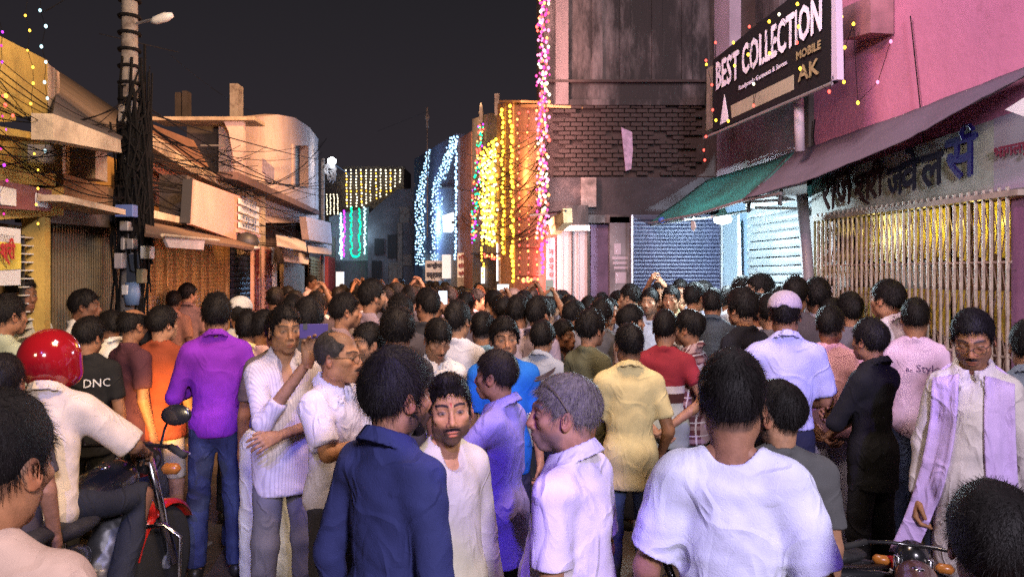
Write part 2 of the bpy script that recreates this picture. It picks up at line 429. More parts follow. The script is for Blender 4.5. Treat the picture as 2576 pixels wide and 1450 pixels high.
def rotm(yaw=0, pitch=0, roll=0):
    """yaw>0 turns to +X side (right), pitch>0 looks up; canonical forward is +Y"""
    return np.array(Matrix.Rotation(-math.radians(yaw), 3, 'Z') @ Matrix.Rotation(math.radians(pitch), 3, 'X') @ Matrix.Rotation(math.radians(roll), 3, 'Y'))

def head_field(h, o, neckp):
    w = o.get('hw', 1.0); jw = o.get('jaw', 1.0); ns = o.get('nose', 1.0)
    f = Field((-.13, -.16, -.2), (.13, .15, .15), h)
    nk = o.get('neck', 1)/o.get('hsz', 1.04); f.cap((0, -.022, -.03), neckp, .054*nk, .049, 0)
    f.ell((0, -.012, .027), (.0735*w, .095, .084), .03)
    f.ell((0, .024, -.035), (.060*w*jw, .064, .076), .03)
    f.ell((0, .066, -.098), (.024*jw, .019, .017), .028)
    for sx_ in (-1, 1):
        f.ell((sx_*.046*w*jw, .004, -.068), (.016, .026, .022), .03)
        f.ell((sx_*.045*w, .060, -.022), (.017, .018, .014), .02)
        f.cap((sx_*.006, .088, .022), (sx_*.042*w, .070, .022), .0085, .0075, .014)
    f.cap((0, .089, .008), (0, .1045*1, -.034), .007*ns, .0115*ns, .012)
    for sx_ in (-1, 1):
        f.ell((sx_*.031, .099, .000), (.0165, .014, .0105), .014, 's')
        f.ell((sx_*.0305, .0745, -.001), (.0145, .0135, .012), .003)
        f.ell((sx_*.0125*ns, .094, -.041), (.0078*ns, .010, .007), .007)
    f.ell((0, .082, -.068), (.026, .017, .022), .016)
    f.ell((0, .0955, -.0655), (.0215, .0075, .0048), .005)
    f.ell((0, .0935, -.0775), (.0175, .008, .0055), .005)
    f.ell((0, .103, -.0713), (.021, .0085, .0014), .003, 's')
    R = rotm(0, -12)
    for sx_ in (-1, 1):
        Re = np.array(Matrix.Rotation(sx_*math.radians(-22), 3, 'Z') @ Matrix.Rotation(math.radians(10), 3, 'X'))
        f.ell((sx_*.0785*w, -.008, -.012), (.0065, .0185, .031), .004, R=Re)
        f.ell((sx_*.0835*w, -.002, -.008), (.005, .010, .018), .003, 's', R=Re)
    if h < .0045: f.noise(.0005, 90, 3)
    return f

def head_colors(V, o):
    tone = np.array(o.get('tone', (.30, .155, .085))); n = len(V)
    c = np.tile(tone, (n, 1)); x, y, z = V[:, 0], V[:, 1], V[:, 2]; ax = np.abs(x)
    def mix(m, col): 
        m = np.clip(m, 0, 1)[:, None]; c[:] = c*(1-m)+np.array(col)*m
    def blob(cx_, cz_, rx, rz, soft=.35): return np.clip((1-np.sqrt(((x-cx_)/rx)**2+((z-cz_)/rz)**2))/soft, 0, 1)
    front = y > .055
    mix(.25*np.clip(1-((z+.03)/.03)**2, 0, 1)*(y > .06)*(ax < .05), tone*np.array((1.25, .9, .85)))
    sk = o.get('beard', 0.); hc = np.array(o.get('haircol', (.012, .010, .010)))
    if sk:
        jawm = np.clip((-.045-z)/.012, 0, 1)*np.clip((y+.02)/.02, 0, 1)*np.clip((z+.135)/.02, 0, 1)
        cheek = np.clip((-.012-z)/.02, 0, 1)*np.clip((.045-y)/.02, 0, 1)*np.clip((y+.012)/.012, 0, 1)
        mix(np.maximum(jawm, cheek)*sk*(.75+.25*np.sin(x*900)*np.sin(z*1100)), hc)
    if o.get('stubble', 0): mix(o['stubble']*np.clip((-.04-z)/.02, 0, 1)*np.clip((y-.0)/.02, 0, 1)*np.clip((z+.13)/.02, 0, 1), hc+.01)
    if o.get('mustache', 0): mix(o['mustache']*blob(0, -.0565, .033, .0075, .4)*front, hc)
    mix(.8*blob(0, -.066, .023, .0055)*(y > .075), tone*np.array((1.0, .62, .6)))
    mix(.8*blob(0, -.0775, .019, .006)*(y > .075), tone*np.array((1.15, .68, .65)))
    mix(.9*blob(0, -.0713, .022, .0022, .6)*(y > .075), (.03, .012, .01))
    for s_ in (-1, 1):
        xe = s_*.031
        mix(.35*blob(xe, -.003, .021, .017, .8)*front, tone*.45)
        if not o.get('closed'):
            mix(.9*blob(xe, -.0008, .0130, .0052, .25)*front, (.19, .155, .13))
            mix(.98*blob(xe+o.get('gaze', 0), -.0005, .0062, .0066, .3)*front, (.010, .007, .005))
        mix(.95*np.clip(1-np.abs((z-(.0065-((x-xe)/.0145)**2*.006)))/.0028, 0, 1)*(np.abs(x-xe) < .016)*front, (.012, .008, .008))
        bz = .0235+.004*(1-((ax-.032)/.02)**2)
        mix(o.get('brow', .92)*np.clip((.0062-np.abs(z-bz))/.003, 0, 1)*(ax > .009)*(ax < .052)*(x*s_ > 0)*(y > .045), hc*1.2)
        mix(.8*blob(s_*.008, -.0455, .005, .003)*(y > .09), (.02, .01, .008))
    mix(.45*((ax > .079*o.get('hw', 1)) & (y > -.03) & (y < .02) & (z < .03) & (z > -.05))*1., tone*np.array((1.2, .8, .75)))
    if o.get('tilak'): mix(blob(0, .028, .0035, .009)*(y > .08), (.35, .01, .01))
    if o.get('fade'):   # short sides of a hair cut show as darker skin
        b = np.interp(y, [-.11, -.05, -.03, .0, .03, .05], [-.075, -.07, -.02, .0, .0, .05])
        mix(o['fade']*np.clip((z-b)/.008, 0, 1), hc+.012)
    return c

def hair_field(h, o):
    w = o.get('hw', 1.0); t = o.get('top', .022); sd = o.get('side', .005); bk = o.get('back', .011)
    f = Field((-.14, -.17, -.16), (.14, .15, .2), h)
    f.ell((0, -.014, .026), (.0735*w+sd, .094+bk, .085+t*.35), 0)
    f.ell((0, -.005+o.get('fwd', 0), .055), (.062*w+sd, .080+t*.3, .058+t), .03)
    if o.get('quiff'): f.ell((.008, .062, .105), (.05, .035, .024+t*.3), .02)
    if o.get('bulk'):
        f.ell((0, -.03, .05), (.07*w+o['bulk'], .085+o['bulk'], .07+o['bulk']), .03)
    X, Y, Z = f.ax[0][:, None, None], f.ax[1][None, :, None], f.ax[2][None, None, :]
    nape = o.get('nape', -.07); fr = o.get('front', .068)
    ly = np.interp(f.ax[1], [-.12, -.055, -.03, -.01, .012, .026, .036, .058, .085, .12],
                   [nape, nape, -.015, .012, .006, o.get('burn', -.025), .02, fr-.012, fr, fr])[None, :, None]
    lim = ly+np.clip(np.abs(X)-.03, 0, .1)*(Y > .05)*-.25
    wob = .004*np.sin(X*160+Z*40)+.003*np.sin(X*310)
    f.D = np.maximum(f.D, ((lim-Z+wob)*.8).astype(np.float32))
    if o.get('bald'):   # bare crown and forehead
        f.ell((0, .03, .10), (.062, o['bald'], .06), .01, 's')
    f.noise(o.get('tuft', .0018 if not o.get('bulk') and o.get('top', .022) < .033 else .0035), 75, o.get('seed', 1), (1, 1, .7))
    if o.get('mustache', 0) > .5:
        for s_ in (-1, 1): f.cap((0, .1015, -.0555), (s_*.027, .089, -.0605), .0052, .0028, .002)
    if o.get('beard', 0) > .85:
        f.ell((0, .064, -.103), (.033, .026, .02), .01); 
        for s_ in (-1, 1): f.cap((s_*.06*o.get('jaw', 1)*w, .012, -.045), (s_*.03, .055, -.100), .010, .016, .012)
    return f

def strands(V, Fc, n, length, width, seed, spread=.5, mess=.35):
    r = np.random.RandomState(seed)
    if len(V) < 10: return V, Fc
    a, b, c_ = V[Fc[:, 0]], V[Fc[:, 1]], V[Fc[:, 3]]
    N = np.cross(b-a, c_-a); N /= (np.linalg.norm(N, axis=1)[:, None]+1e-12)
    ok = np.where((V[Fc[:, 0]][:, 2] > -.05))[0]
    k = ok[r.randint(0, len(ok), n)]; P = V[Fc[k, 0]]; Nn = N[k]
    crown = np.array((0.01, -.05, .12)); T = P-crown; T -= Nn*(T*Nn).sum(1)[:, None]; T /= (np.linalg.norm(T, axis=1)[:, None]+1e-9)
    dirn = T+Nn*spread+r.randn(n, 3)*mess; dirn /= np.linalg.norm(dirn, axis=1)[:, None]
    side = np.cross(dirn, Nn+.01); side /= (np.linalg.norm(side, axis=1)[:, None]+1e-9)
    L = length*(.6+.8*r.rand(n))[:, None]
    base = P-Nn*.003; mid = base+dirn*L*.6+Nn*.002; tip = mid+(dirn*.7-np.array((0, 0, .45)))*L*.5
    q = np.stack([base-side*width, base+side*width, mid+side*width*.7, mid-side*width*.7, tip+side*width*.15, tip-side*width*.15], 1).reshape(-1, 3)
    i0 = len(V)+6*np.arange(n)
    F2 = np.concatenate([np.stack([i0, i0+1, i0+2, i0+3], 1), np.stack([i0+3, i0+2, i0+4, i0+5], 1)])
    return np.concatenate([V, q]), np.concatenate([Fc, F2])

POSES = {  # (right elbow, right wrist, left elbow, left wrist)
 'down':   ((.196,-.03,1.09), (.212,.03,.855), (-.196,-.03,1.09), (-.212,.03,.855)),
 'behind': ((.265,-.085,1.13), (.035,-.175,.955), (-.265,-.085,1.13), (-.045,-.165,.93)),
 'crossed':((.235,.10,1.135), (-.06,.215,1.14), (-.235,.11,1.115), (.07,.235,1.10)),
 'phone':  ((.20,.17,1.16), (.07,.33,1.36), (-.20,.17,1.16), (-.07,.33,1.36)),
 'akimbo': ((.41,-.05,1.19), (.20,.06,1.03), (-.41,-.05,1.19), (-.20,.06,1.03)),
 'raise':  ((.24,.17,1.50), (.16,.28,1.74), (-.245,-.03,1.09), (-.262,.03,.855)),
}
def hand_part(h, curl, side, thumb=1.0, point=None):
    """local frame: +Z along fingers, +Y back of the hand, +X towards the thumb; wrist at the origin"""
    f = Field((-.07, -.075, -.04), (.085, .04, .20), h)
    kn = [(.030, .0, .088), (.010, .003, .093), (-.010, .002, .089), (-.029, -.002, .080)]
    for i, p in enumerate(kn):
        f.cap((p[0]*.55, 0, .0), p, .0155, .0105, .012)
    L = [.070, .079, .073, .057]
    for i, p in enumerate(kn):
        a = math.radians(18+curl*55*(1+.12*i)); b = a+math.radians(15+curl*62); sp = p[0]*.9
        l = L[i]; p = np.array(p)
        q = p+np.array((sp*.18, -math.sin(a)*l*.5, math.cos(a)*l*.5)); t = q+np.array((sp*.08, -math.sin(b)*l*.5, math.cos(b)*l*.5))
        f.cap(p, q, .0098, .0088, .003); f.cap(q, t, .0086, .0070, .002)
    a0 = np.array((.022, -.004, .018)); a1 = np.array((.050, -.018, .052)); a2 = a1+np.array((.012-.02*curl, -.014-.01*curl, .034))
    f.cap(a0, a1, .015, .0115, .010); f.cap(a1, a2, .0108, .0085, .003)
    f.cap((0, 0, -.035), (0, 0, .03), .024, .022, .015)
    V, Fc = f.nets(); V = V.copy()
    if side < 0: V[:, 0] *= -1; Fc = Fc[:, ::-1]
    return V, Fc

def frame_to(direction, back):
    z = np.array(direction, float); z /= np.linalg.norm(z); y = np.array(back, float); y = y-z*(y@z); y /= np.linalg.norm(y)
    x = np.cross(y, z); return np.stack([x, y, z], 1)

def body_parts(o):
    """returns dict of numpy meshes in the canonical frame"""
    d = o.get('d', 4.0); g = o.get('girth', 1.0)*.96; sw = o.get('sw', 1.0)*.88
    hh = o.get('hh') or min(.0095, max(.0033, .00155*d)); hb = o.get('hb') or min(.022, max(.012, .0045*d)); hs = o.get('hs') or min(.016, max(.0075, .0032*d))
    P = o.get('arms') or POSES[o.get('pose', 'down')]
    drop = o.get('drop', 0); lean = o.get('lean', 0)
    dz = np.array((0, 0, -drop))
    def up(p):   # upper body point with forward lean about the pelvis
        p = np.array(p, float)
        if lean:
            a = math.radians(lean); q = p-np.array((0, 0, .95)); q = np.array((q[0], q[1]*math.cos(a)+q[2]*math.sin(a), -q[1]*math.sin(a)+q[2]*math.cos(a))); p = q+np.array((0, 0, .95))
        return p+dz
    sh = {1: up((.163*sw, -.01, 1.365)), -1: up((-.163*sw, -.01, 1.365))}
    el = {1: np.array(P[0])+dz*o.get('armdrop', 1), -1: np.array(P[2])+dz*o.get('armdrop', 1)}
    wr = {1: np.array(P[1])+dz*o.get('armdrop', 1), -1: np.array(P[3])+dz*o.get('armdrop', 1)}
    legs = o.get('legs') or {1: ((.075, 0, .90), (.10, .02, .49), (.115, -.02, .075)), -1: ((-.075, 0, .90), (-.10, .02, .49), (-.115, -.02, .075))}
    pel = np.array((0, 0, .95))+dz
    tl = rotm(0, -lean)
    def torso(f, inf, low=True):
        f.ell(up((0, .002, 1.235)), (.150*sw*(g*.5+.5), .100*g, .19), 0, inf=inf, R=tl)
        f.cap(up((-.128*sw, -.012, 1.352)), up((.128*sw, -.012, 1.352)), .056, .056, .05, inf=inf)
        f.ell(up((0, .012*g, 1.06)), (.128*g, .102*g*g, .17), .05, inf=inf, R=tl)
        f.ell(pel+np.array((0, -.005, -.01)), (.146*(g*.6+.4), .112*g, .13), .04, inf=inf)
        if inf > 0: f.cap(up((0, -.016, 1.36)), up((0, -.010, 1.432)), .070, .056, .04)
        for s_ in (-1, 1): f.cap(up((s_*.03, -.02, 1.455)), up((s_*.13*sw, -.015, 1.388)), .032, .04, .03, inf=inf*.6)
    hc = up((0, .022, 1.585)); hr = rotm(o.get('hyaw', 0), o.get('hpitch', 0), o.get('hroll', 0))
    hsz = o.get('hsz', 1.01)
    out = {}
    # --- skin: head
    nb = up((0, -.012, 1.385)); nl = hr.T @ (nb-hc)/hsz
    f = head_field(hh, o, nl); V, Fc = f.nets(); cols = head_colors(V, o)
    k = V[:, 2] > -5
    parts = [(V*hsz @ hr.T+hc, Fc, cols)]
    tone = np.array(o.get('tone', (.30, .155, .085)))
    # --- skin: body
    f = Field((-.55, -.32, 0.0), (.55, .62, 1.80), hb) if not o.get('tight') else Field((-.45, -.25, .8), (.45, .4, 1.80), hb)
    torso(f, -.012); f.cap(nb, hc+hr @ np.array((0, -.02, -.06)), .047, .047, .012)
    for s_ in (-1, 1):
        f.cap(sh[s_], el[s_], .046, .037, .03); f.cap(el[s_], wr[s_], .039, .026, .012)
        a, b, c_ = legs[s_]
        f.cap(a, b, .070, .050, .03); f.cap(b, c_, .052, .036, .02)
        f.cap(c_, np.array(c_)+np.array((0, .12, -.035)), .036, .03, .02)
    V, Fc = f.nets(); cc = np.tile(tone*.97, (len(V), 1)); parts.append((V, Fc, cc))
    # --- hands
    curl = o.get('curl', .45)
    for s_ in (-1, 1):
        dirn = (o.get('handdir') or {}).get(s_, wr[s_]-el[s_]); 
        back = (o.get('handback') or {}).get(s_, (s_*1.0, .15, .1) if abs(dirn[2]) > .12 else (0, 1, .35))
        V, Fc = hand_part(min(.009, max(.0042, .0015*d)), curl if not isinstance(curl, dict) else curl[s_], s_)
        R = frame_to(dirn, back)
        # thumb side is +X of the local frame
        V = V @ R.T+wr[s_]; parts.append((V, Fc, np.tile(tone*.93, (len(V), 1))))
    VV, FF, CC = [], [], []; n = 0
    for V, Fc, c in parts: VV.append(V); FF.append(Fc+n); CC.append(c); n += len(V)
    out['body'] = (np.concatenate(VV), np.concatenate(FF), np.concatenate(CC))
    # --- hair
    if not o.get('nohair'):
        f = hair_field(min(.009, max(.0038, .0017*d)), o); V, Fc = f.nets()
        ns_ = o.get('strands', int(min(7000, 15000/max(1, d))))
        V, Fc = strands(V, Fc, ns_, o.get('slen', .024), max(.0005, .00030*d), o.get('seed', 1), o.get('spread', .10), o.get('mess', .24))
        out['hair'] = (V*hsz @ hr.T+hc, Fc)
    # --- shirt
    if not o.get('noshirt'):
        sl = o.get('sleeve', 'short'); hem = o.get('hem', .80)-drop; inf = o.get('inf', .012)
        f = Field((-.56, -.33, max(.1, hem-.05)), (.56, .62, 1.60), hs)
        torso(f, inf)
        if hem < .82-drop:   # skirt of the shirt
            f.cap(pel+np.array((.035, 0, .0)), pel+np.array((.04, 0, hem-pel[2]-.15)), .112*g, .118*g*o.get('flare', 1), .05, inf=inf); f.cap(pel+np.array((-.035, 0, .0)), pel+np.array((-.04, 0, hem-pel[2]-.15)), .112*g, .118*g*o.get('flare', 1), .05, inf=inf)
        if sl != 'none':
            for s_ in (-1, 1):
                ra = .051*o.get('loose', 1)
                if sl == 'short': f.cap(sh[s_], el[s_], ra, ra*1.0, .035, cut=o.get('slcut', .72), inf=inf*.6)
                elif sl == 'rolled': f.cap(sh[s_], el[s_], ra, ra*.9, .035, inf=inf*.5); f.cap(el[s_], wr[s_], ra*.82, ra*.8, .02, cut=.35, inf=inf*.5)
                else: f.cap(sh[s_], el[s_], ra, ra*.9, .035, inf=inf*.5); f.cap(el[s_], wr[s_], ra*.82, ra*.62, .02, cut=.95, inf=inf*.4)
        f.noise(o.get('wr', .0032), 19, o.get('seed', 1)+5, (1, 1, 1.6)); f.noise(o.get('wr', .0032)*.28, 50, o.get('seed', 1)+9, (.7, .7, 1.3))
        f.plane((0, .0, -1), -hem-o.get('hemdip', 0))
        up_ = up((0, -.01, 1.50)); lo_ = up((0, -.015, 1.36))
        dd = hc-np.array(nb); 
        nw = o.get('nw', 1.0); f.cap(up((0, .0, 1.478-(nw-1)*.05)), hc, .056*nw, .066*nw, .003 if nw == 1 else .02, 's')
        if o.get('open'): f.cap(up((0, .075, 1.43)), up((0, .125, 1.22)), .05, .022, .006, 's')
        elif o.get('collar'): f.cap(up((0, .075, 1.425)), up((0, .115, 1.36)), .036, .012, .006, 's')
        else: f.cap(up((0, .05, 1.44)), up((0, .07, 1.415)), .045, .045, .006, 's')
        if o.get('collar'):
            c0 = up((0, -.002, 1.448)); 
            def col_fn(X, Y, Z):
                x, y, z = X-c0[0], Y-c0[1], Z-c0[2]; zz = z+y*.42; r = np.sqrt(x*x+(y*.93)**2)
                d1 = np.abs(r-(.068-zz*.10))-.0055; d2 = np.abs(zz-.004)-.026
                q = np.maximum(d1, d2); return np.maximum(q, (y-(.0 if o.get('open') else .058)-np.abs(x)*1.2)*.7)
            f.prim(col_fn, c0-.1, c0+.1, .003)
            def flap(X, Y, Z):   # turned-down collar leaf
                x, y, z = X-c0[0], Y-c0[1], Z-c0[2]; zz = z+y*.50; r = np.sqrt(x*x+(y*.93)**2)
                d1 = np.abs(r-(.083-zz*.55))-.0055; d2 = np.abs(zz-.002)-.028
                return np.maximum(np.maximum(d1, d2), (y-(.0 if o.get('open') else .045)-np.abs(x)*1.3)*.6)
            f.prim(flap, c0-.13, c0+.13, .002)
        else:
            c0 = up((0, -.0, 1.432-(nw-1)*.055))
            def rib(X, Y, Z):
                x, y, z = X-c0[0], Y-c0[1], Z-c0[2]; zz = z+y*.42; r = np.sqrt(x*x+(y*.9)**2)
                return np.sqrt((r-.0655*nw)**2+(zz*.42)**2)-.0075
            if not o.get('norib'): f.prim(rib, c0-.14, c0+.14, .006)
        out['shirt'] = f.nets()
    # --- trousers
    f = Field((-.36, -.36, 0.02), (.36, .72, 1.08-drop), max(hs, .010))
    f.ell(pel+np.array((0, -.005, -.02)), (.140*(g*.6+.4), .106*g, .13), 0, inf=.002)
    for s_ in (-1, 1):
        a, b, c_ = legs[s_]; lo_ = o.get('loosel', 1.0)
        f.cap(a, b, .078*lo_, .064*lo_, .035)
        if o.get('shorts'): pass
        else: f.cap(b, np.array(c_)+np.array((0, 0, .0)), .066*lo_, .056*lo_, .03, cut=.97)
    f.noise(.0035, 17, o.get('seed', 1)+3, (.8, .8, 1.4))
    f.plane((0, 0, 1), 1.0-drop)
    if o.get('shorts'): f.plane((0, 0, -1), -.52)
    out['trousers'] = f.nets()
    # --- shoes
    b = MB(); VV, FF, n = [], [], 0
    for s_ in (-1, 1):
        a = np.array(legs[s_][2]); f = Field(a-np.array((.07, .10, .09)), a+np.array((.07, .23, .07)), .011)
        f.ell(a+np.array((0, .0, -.025)), (.042, .06, .05), 0); f.ell(a+np.array((0, .085, -.045)), (.045, .105, .032), .02)
        V, Fc = f.nets(); VV.append(V); FF.append(Fc+n); n += len(V)
    out['shoes'] = (np.concatenate(VV), np.concatenate(FF))
    out['joints'] = dict(sh=sh, el=el, wr=wr, hc=hc, hr=hr, hsz=hsz, up=up)
    return out

SKIN = skin_mat(); HAIR = hair_mat(); CLOTH = cloth_mat('woven_cloth'); 
TROUS = cloth_mat('trouser_cloth', fold=.8); SHOE = mat('shoe_leather', (.02,.015,.012), .45, objcol=True)
TONES = {'fair': (.40,.22,.13), 'mid': (.34,.175,.10), 'brown': (.26,.125,.068), 'dark': (.15,.068,.038)}
PEOPLE = []
def place(root, px, ytop, d, yaw, st=None):
    """stand the figure where pixel column px is, at depth d, its head reaching ytop"""
    X = (px-CX)/F*d
    h = (CZ-(ytop-HY)/F*d) if st is None else st
    s = h/1.725
    a = math.radians(yaw)+math.atan2(X, d)
    root.location = (X, d, 0); root.rotation_euler = (0, 0, -a); root.scale = (s, s, s)
    PEOPLE.append((root, X, d, s))
    return s, a
def person(label, px, ytop, d, yaw, shirt=(.4,.4,.4), trousers=(.05,.06,.1), shoes=(.02,.018,.015), hair=(.0075,.006,.006), shirtmat=None,
           trousmat=None, group=None, st=None, foot=0, **o):
    o = dict(o); o['d'] = d; o.setdefault('seed', int(px*7+ytop) % 9973)
    if isinstance(o.get('tone'), str): o['tone'] = TONES[o['tone']]
    P = body_parts(o)
    me = mesh_np('person', P['body'][0], P['body'][1], P['body'][2]); root = link('person', me, SKIN, color=(1, 1, 1))
    tag(root, label, 'person', group)
    kids = {}
    for nm, m, c in (('hair', HAIR, hair), ('shirt', shirtmat or CLOTH, shirt), ('trousers', trousmat or TROUS, trousers), ('shoes', SHOE, shoes)):
        if nm in P:
            kids[nm] = link(nm, mesh_np(nm, P[nm][0], P[nm][1]), m, root, c)
    place(root, px, ytop, d, yaw, st)
    if foot: root.location.z = foot
    root['_j'] = 0; del root['_j']
    return root, kids, P
def copy_person(src, label, px, ytop, d, yaw, shirt, trousers=(.05,.05,.07), tone=1.0, hair=None, group=None, st=None):
    root = src.copy(); COL.objects.link(root); root.color = (tone, tone, tone, 1) if not isinstance(tone, tuple) else (*tone, 1)
    tag(root, label, 'person', group)
    for ch in src.children:
        c = ch.copy(); COL.objects.link(c); c.parent = root
        nm = ch.name.split('.')[0]
        if nm == 'shirt': c.color = (*shirt, 1)
        if nm == 'trousers': c.color = (*trousers, 1)
        if nm == 'hair' and hair: c.color = (*hair, 1)
    place(root, px, ytop, d, yaw, st)
    return root
def print_on(root, P, body, x0, z, height, width, m, sidey=-1, name='lettering'):
    """print letters on the back (sidey=-1) or chest (+1) of a shirt"""
    V, Fc = P['shirt']; bv = BVHTree.FromPolygons([Vector(v) for v in V], [tuple(f) for f in Fc])
    T, TF = text_mesh(body, 1.0); lo, hi = T.min(0), T.max(0)
    b = MB(); Q = []
    for v in T:
        u = (v[0]-lo[0])/(hi[0]-lo[0]); w_ = (v[1]-lo[1])/(hi[1]-lo[1])
        x = x0+u*width*(1 if sidey < 0 else -1); zz = z+w_*height
        hit = bv.ray_cast(Vector((x, sidey*1.0, zz)), Vector((0, -sidey, 0)))
        y = hit[0].y if hit[0] is not None else sidey*.12
        Q.append((x, y+sidey*.005, zz))
    b.add(Q, TF); return b.build(name, m, root)
# ------------------------------------------------------------------ the street
def dL(px, e=0):  return (2.6-e)/(-((px-CX)/F*.988+.155))
def dR(px, o=3.49): return o/((px-CX)/F*.988+.155)
def PL(px, py, e=0): return U(px, py, dL(px, e))
def PR(px, py, o=3.49): return U(px, py, dR(px, o))
SD = Vector((-.1547, .988, 0)); RT = Vector((.988, .1547, 0)); UP = Vector((0, 0, 1))
def slab(b, pts, t, away=True):
    """prism from world points, thickness t away from the camera"""
    n = (pts[1]-pts[0]).cross(pts[2]-pts[0]).normalized(); c = sum(pts, Vector())/len(pts)-Vector((0, 0, CZ))
    if n.dot(c) < 0: n = -n
    return b.prism(pts, n*t)
def LS(b, x0, y0, x1, y1, e=0, t=.1, y0b=None, y1b=None):
    """panel on the left house line between columns x0..x1; rows y0..y1 at x0 and y0b..y1b at x1 (defaults: level courses)"""
    def lev(y, xa, xb): return HY+(y-HY)*dL(xa, e)/dL(xb, e)
    ya = lev(y0, x0, x1) if y0b is None else y0b; yb = lev(y1, x0, x1) if y1b is None else y1b
    return slab(b, [PL(x0, y0, e), PL(x1, ya, e), PL(x1, yb, e), PL(x0, y1, e)], t)
def RS(b, x0, y0, x1, y1, o=3.49, t=.1, y0b=None, y1b=None):
    def lev(y, xa, xb): return HY+(y-HY)*dR(xa, o)/dR(xb, o)
    ya = lev(y0, x0, x1) if y0b is None else y0b; yb = lev(y1, x0, x1) if y1b is None else y1b
    return slab(b, [PR(x0, y0, o), PR(x1, ya, o), PR(x1, yb, o), PR(x0, y1, o)], t)
def FS(b, x0, y0, x1, y1, d, t=.1):
    return slab(b, [U(x0, y0, d), U(x1, y0, d), U(x1, y1, d), U(x0, y1, d)], t)

m_yel = mat('yellow_plaster', (.44,.30,.07), .85, var=.35, vscale=1.2, dirt=(.16,.10,.03), bump=.3, dlo=.5, dhi=.75)
m_crm = mat('cream_plaster', (.48,.38,.27), .85, var=.3, vscale=1.0, dirt=(.16,.12,.09), bump=.4, dscale=1.3)
m_pnk = mat('whitewashed_plaster', (.58,.43,.38), .85, var=.25, vscale=.9, dirt=(.22,.16,.15), bump=.3, dscale=.9, dlo=.5, dhi=.8)
m_drk = mat('dark_plaster', (.07,.055,.05), .9, var=.4, vscale=2, bump=.4)
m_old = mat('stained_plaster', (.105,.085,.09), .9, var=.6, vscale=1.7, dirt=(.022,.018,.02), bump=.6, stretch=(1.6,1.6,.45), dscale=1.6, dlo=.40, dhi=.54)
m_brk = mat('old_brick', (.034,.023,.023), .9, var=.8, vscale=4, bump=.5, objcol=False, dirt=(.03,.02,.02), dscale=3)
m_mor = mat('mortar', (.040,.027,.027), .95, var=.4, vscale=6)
m_olv = mat('olive_shutter', (.16,.13,.075), .55, metal=.3, var=.3, vscale=2, dirt=(.06,.045,.03))
m_org = mat('rusty_shutter', (.46,.28,.11), .55, metal=.2, var=.3, vscale=2.5, dirt=(.16,.075,.03), dscale=4, stretch=(1,1,.4))
m_blu = mat('blue_shutter', (.020,.024,.055), .5, metal=.2, var=.15, vscale=5, dirt=(.03,.03,.07))
m_gal = mat('galvanised_shutter', (.34,.38,.40), .4, metal=.5, var=.12, vscale=4)
m_bwl = mat('blue_lit_wall', (.13,.19,.27), .8, var=.1, vscale=4)  # blue cast of the light put into the wall colour
m_wht = mat('white_paint', (.62,.62,.62), .6, var=.15, vscale=3)
m_brd = mat('pale_board', (.52,.28,.21), .6, var=.15, vscale=1.5, dirt=(.42,.26,.2), dlo=.5, dhi=.9)
m_mar = mat('maroon_paint', (.16,.05,.05), .6, var=.2)
m_red = mat('red_paint', (.50,.05,.03), .6, var=.2)
m_txm = mat('maroon_lettering', (.16,.02,.03), .6)
m_txr = mat('red_lettering', (.40,.03,.03), .6)
m_txk = mat('dark_lettering', (.02,.02,.035), .6)
m_txn = mat('navy_lettering', (.02,.015,.16), .5)
m_tar = mat('brown_tarpaulin', (.12,.075,.05), .8, var=.3, vscale=4, bump=.5, bscale=6)
m_twt = mat('white_tarpaulin', (.5,.42,.4), .7, var=.2, vscale=5, bump=.6, bscale=9)
m_ppk = mat('pink_distemper', (.50,.17,.27), .85, var=.12, vscale=1.5, dirt=(.20,.07,.09), bump=.2, dlo=.58, dhi=.8)
m_grt = mat('grey_awning_cloth', (.11,.085,.115), .8, var=.12, vscale=5, bump=.35, bscale=5)
m_grn = mat('green_awning_cloth', (.20,.50,.46), .75, var=.1, vscale=5, trans=.8)
m_sgn = mat('olive_sign_face', (.46,.46,.42), .7, var=.25, vscale=2, dirt=(.08,.09,.06))
m_lil = mat('lilac_sign_face', (.40,.34,.42), .7, var=.1)
m_blk = mat('black_sign_face', (.010,.010,.012), .7, spec=.2)
m_pol = mat('concrete_pole', (.26,.23,.20), .9, var=.35, vscale=5, bump=.4, dirt=(.08,.06,.05), dscale=5)
m_mtl = mat('grey_metal', (.35,.35,.37), .45, metal=.6, var=.1)
m_dmt = mat('dark_metal', (.04,.04,.045), .5, metal=.3)
m_wir = mat('wire_sheath', (.005,.0045,.0045), .8, spec=.15)
m_gtb = mat('gate_bar_paint', (.44,.36,.28), .45, metal=.25, var=.2, vscale=8, dirt=(.2,.16,.14), dscale=9)
m_gld = mat('yellow_shutter', (.62,.50,.07), .3, metal=.1, var=.35, vscale=6, coat=.5)
m_asp = mat('asphalt', (.085,.06,.042), .6, var=.35, vscale=6, bump=.7, bscale=60, dirt=(.14,.10,.075), dlo=.5, dhi=.7)
m_gry = mat('grey_far_plaster', (.15,.145,.16), .9, var=.35, vscale=.6, dirt=(.07,.065,.075), dscale=.5)
m_sal = mat('salmon_plaster', (.42,.20,.15), .85, var=.2, vscale=.8, dirt=(.25,.11,.08), dscale=.7)
m_ogw = mat('orange_plaster', (.50,.27,.12), .85, var=.2, vscale=.8)
m_glass = mat('dark_window', (.010,.011,.014), .6)

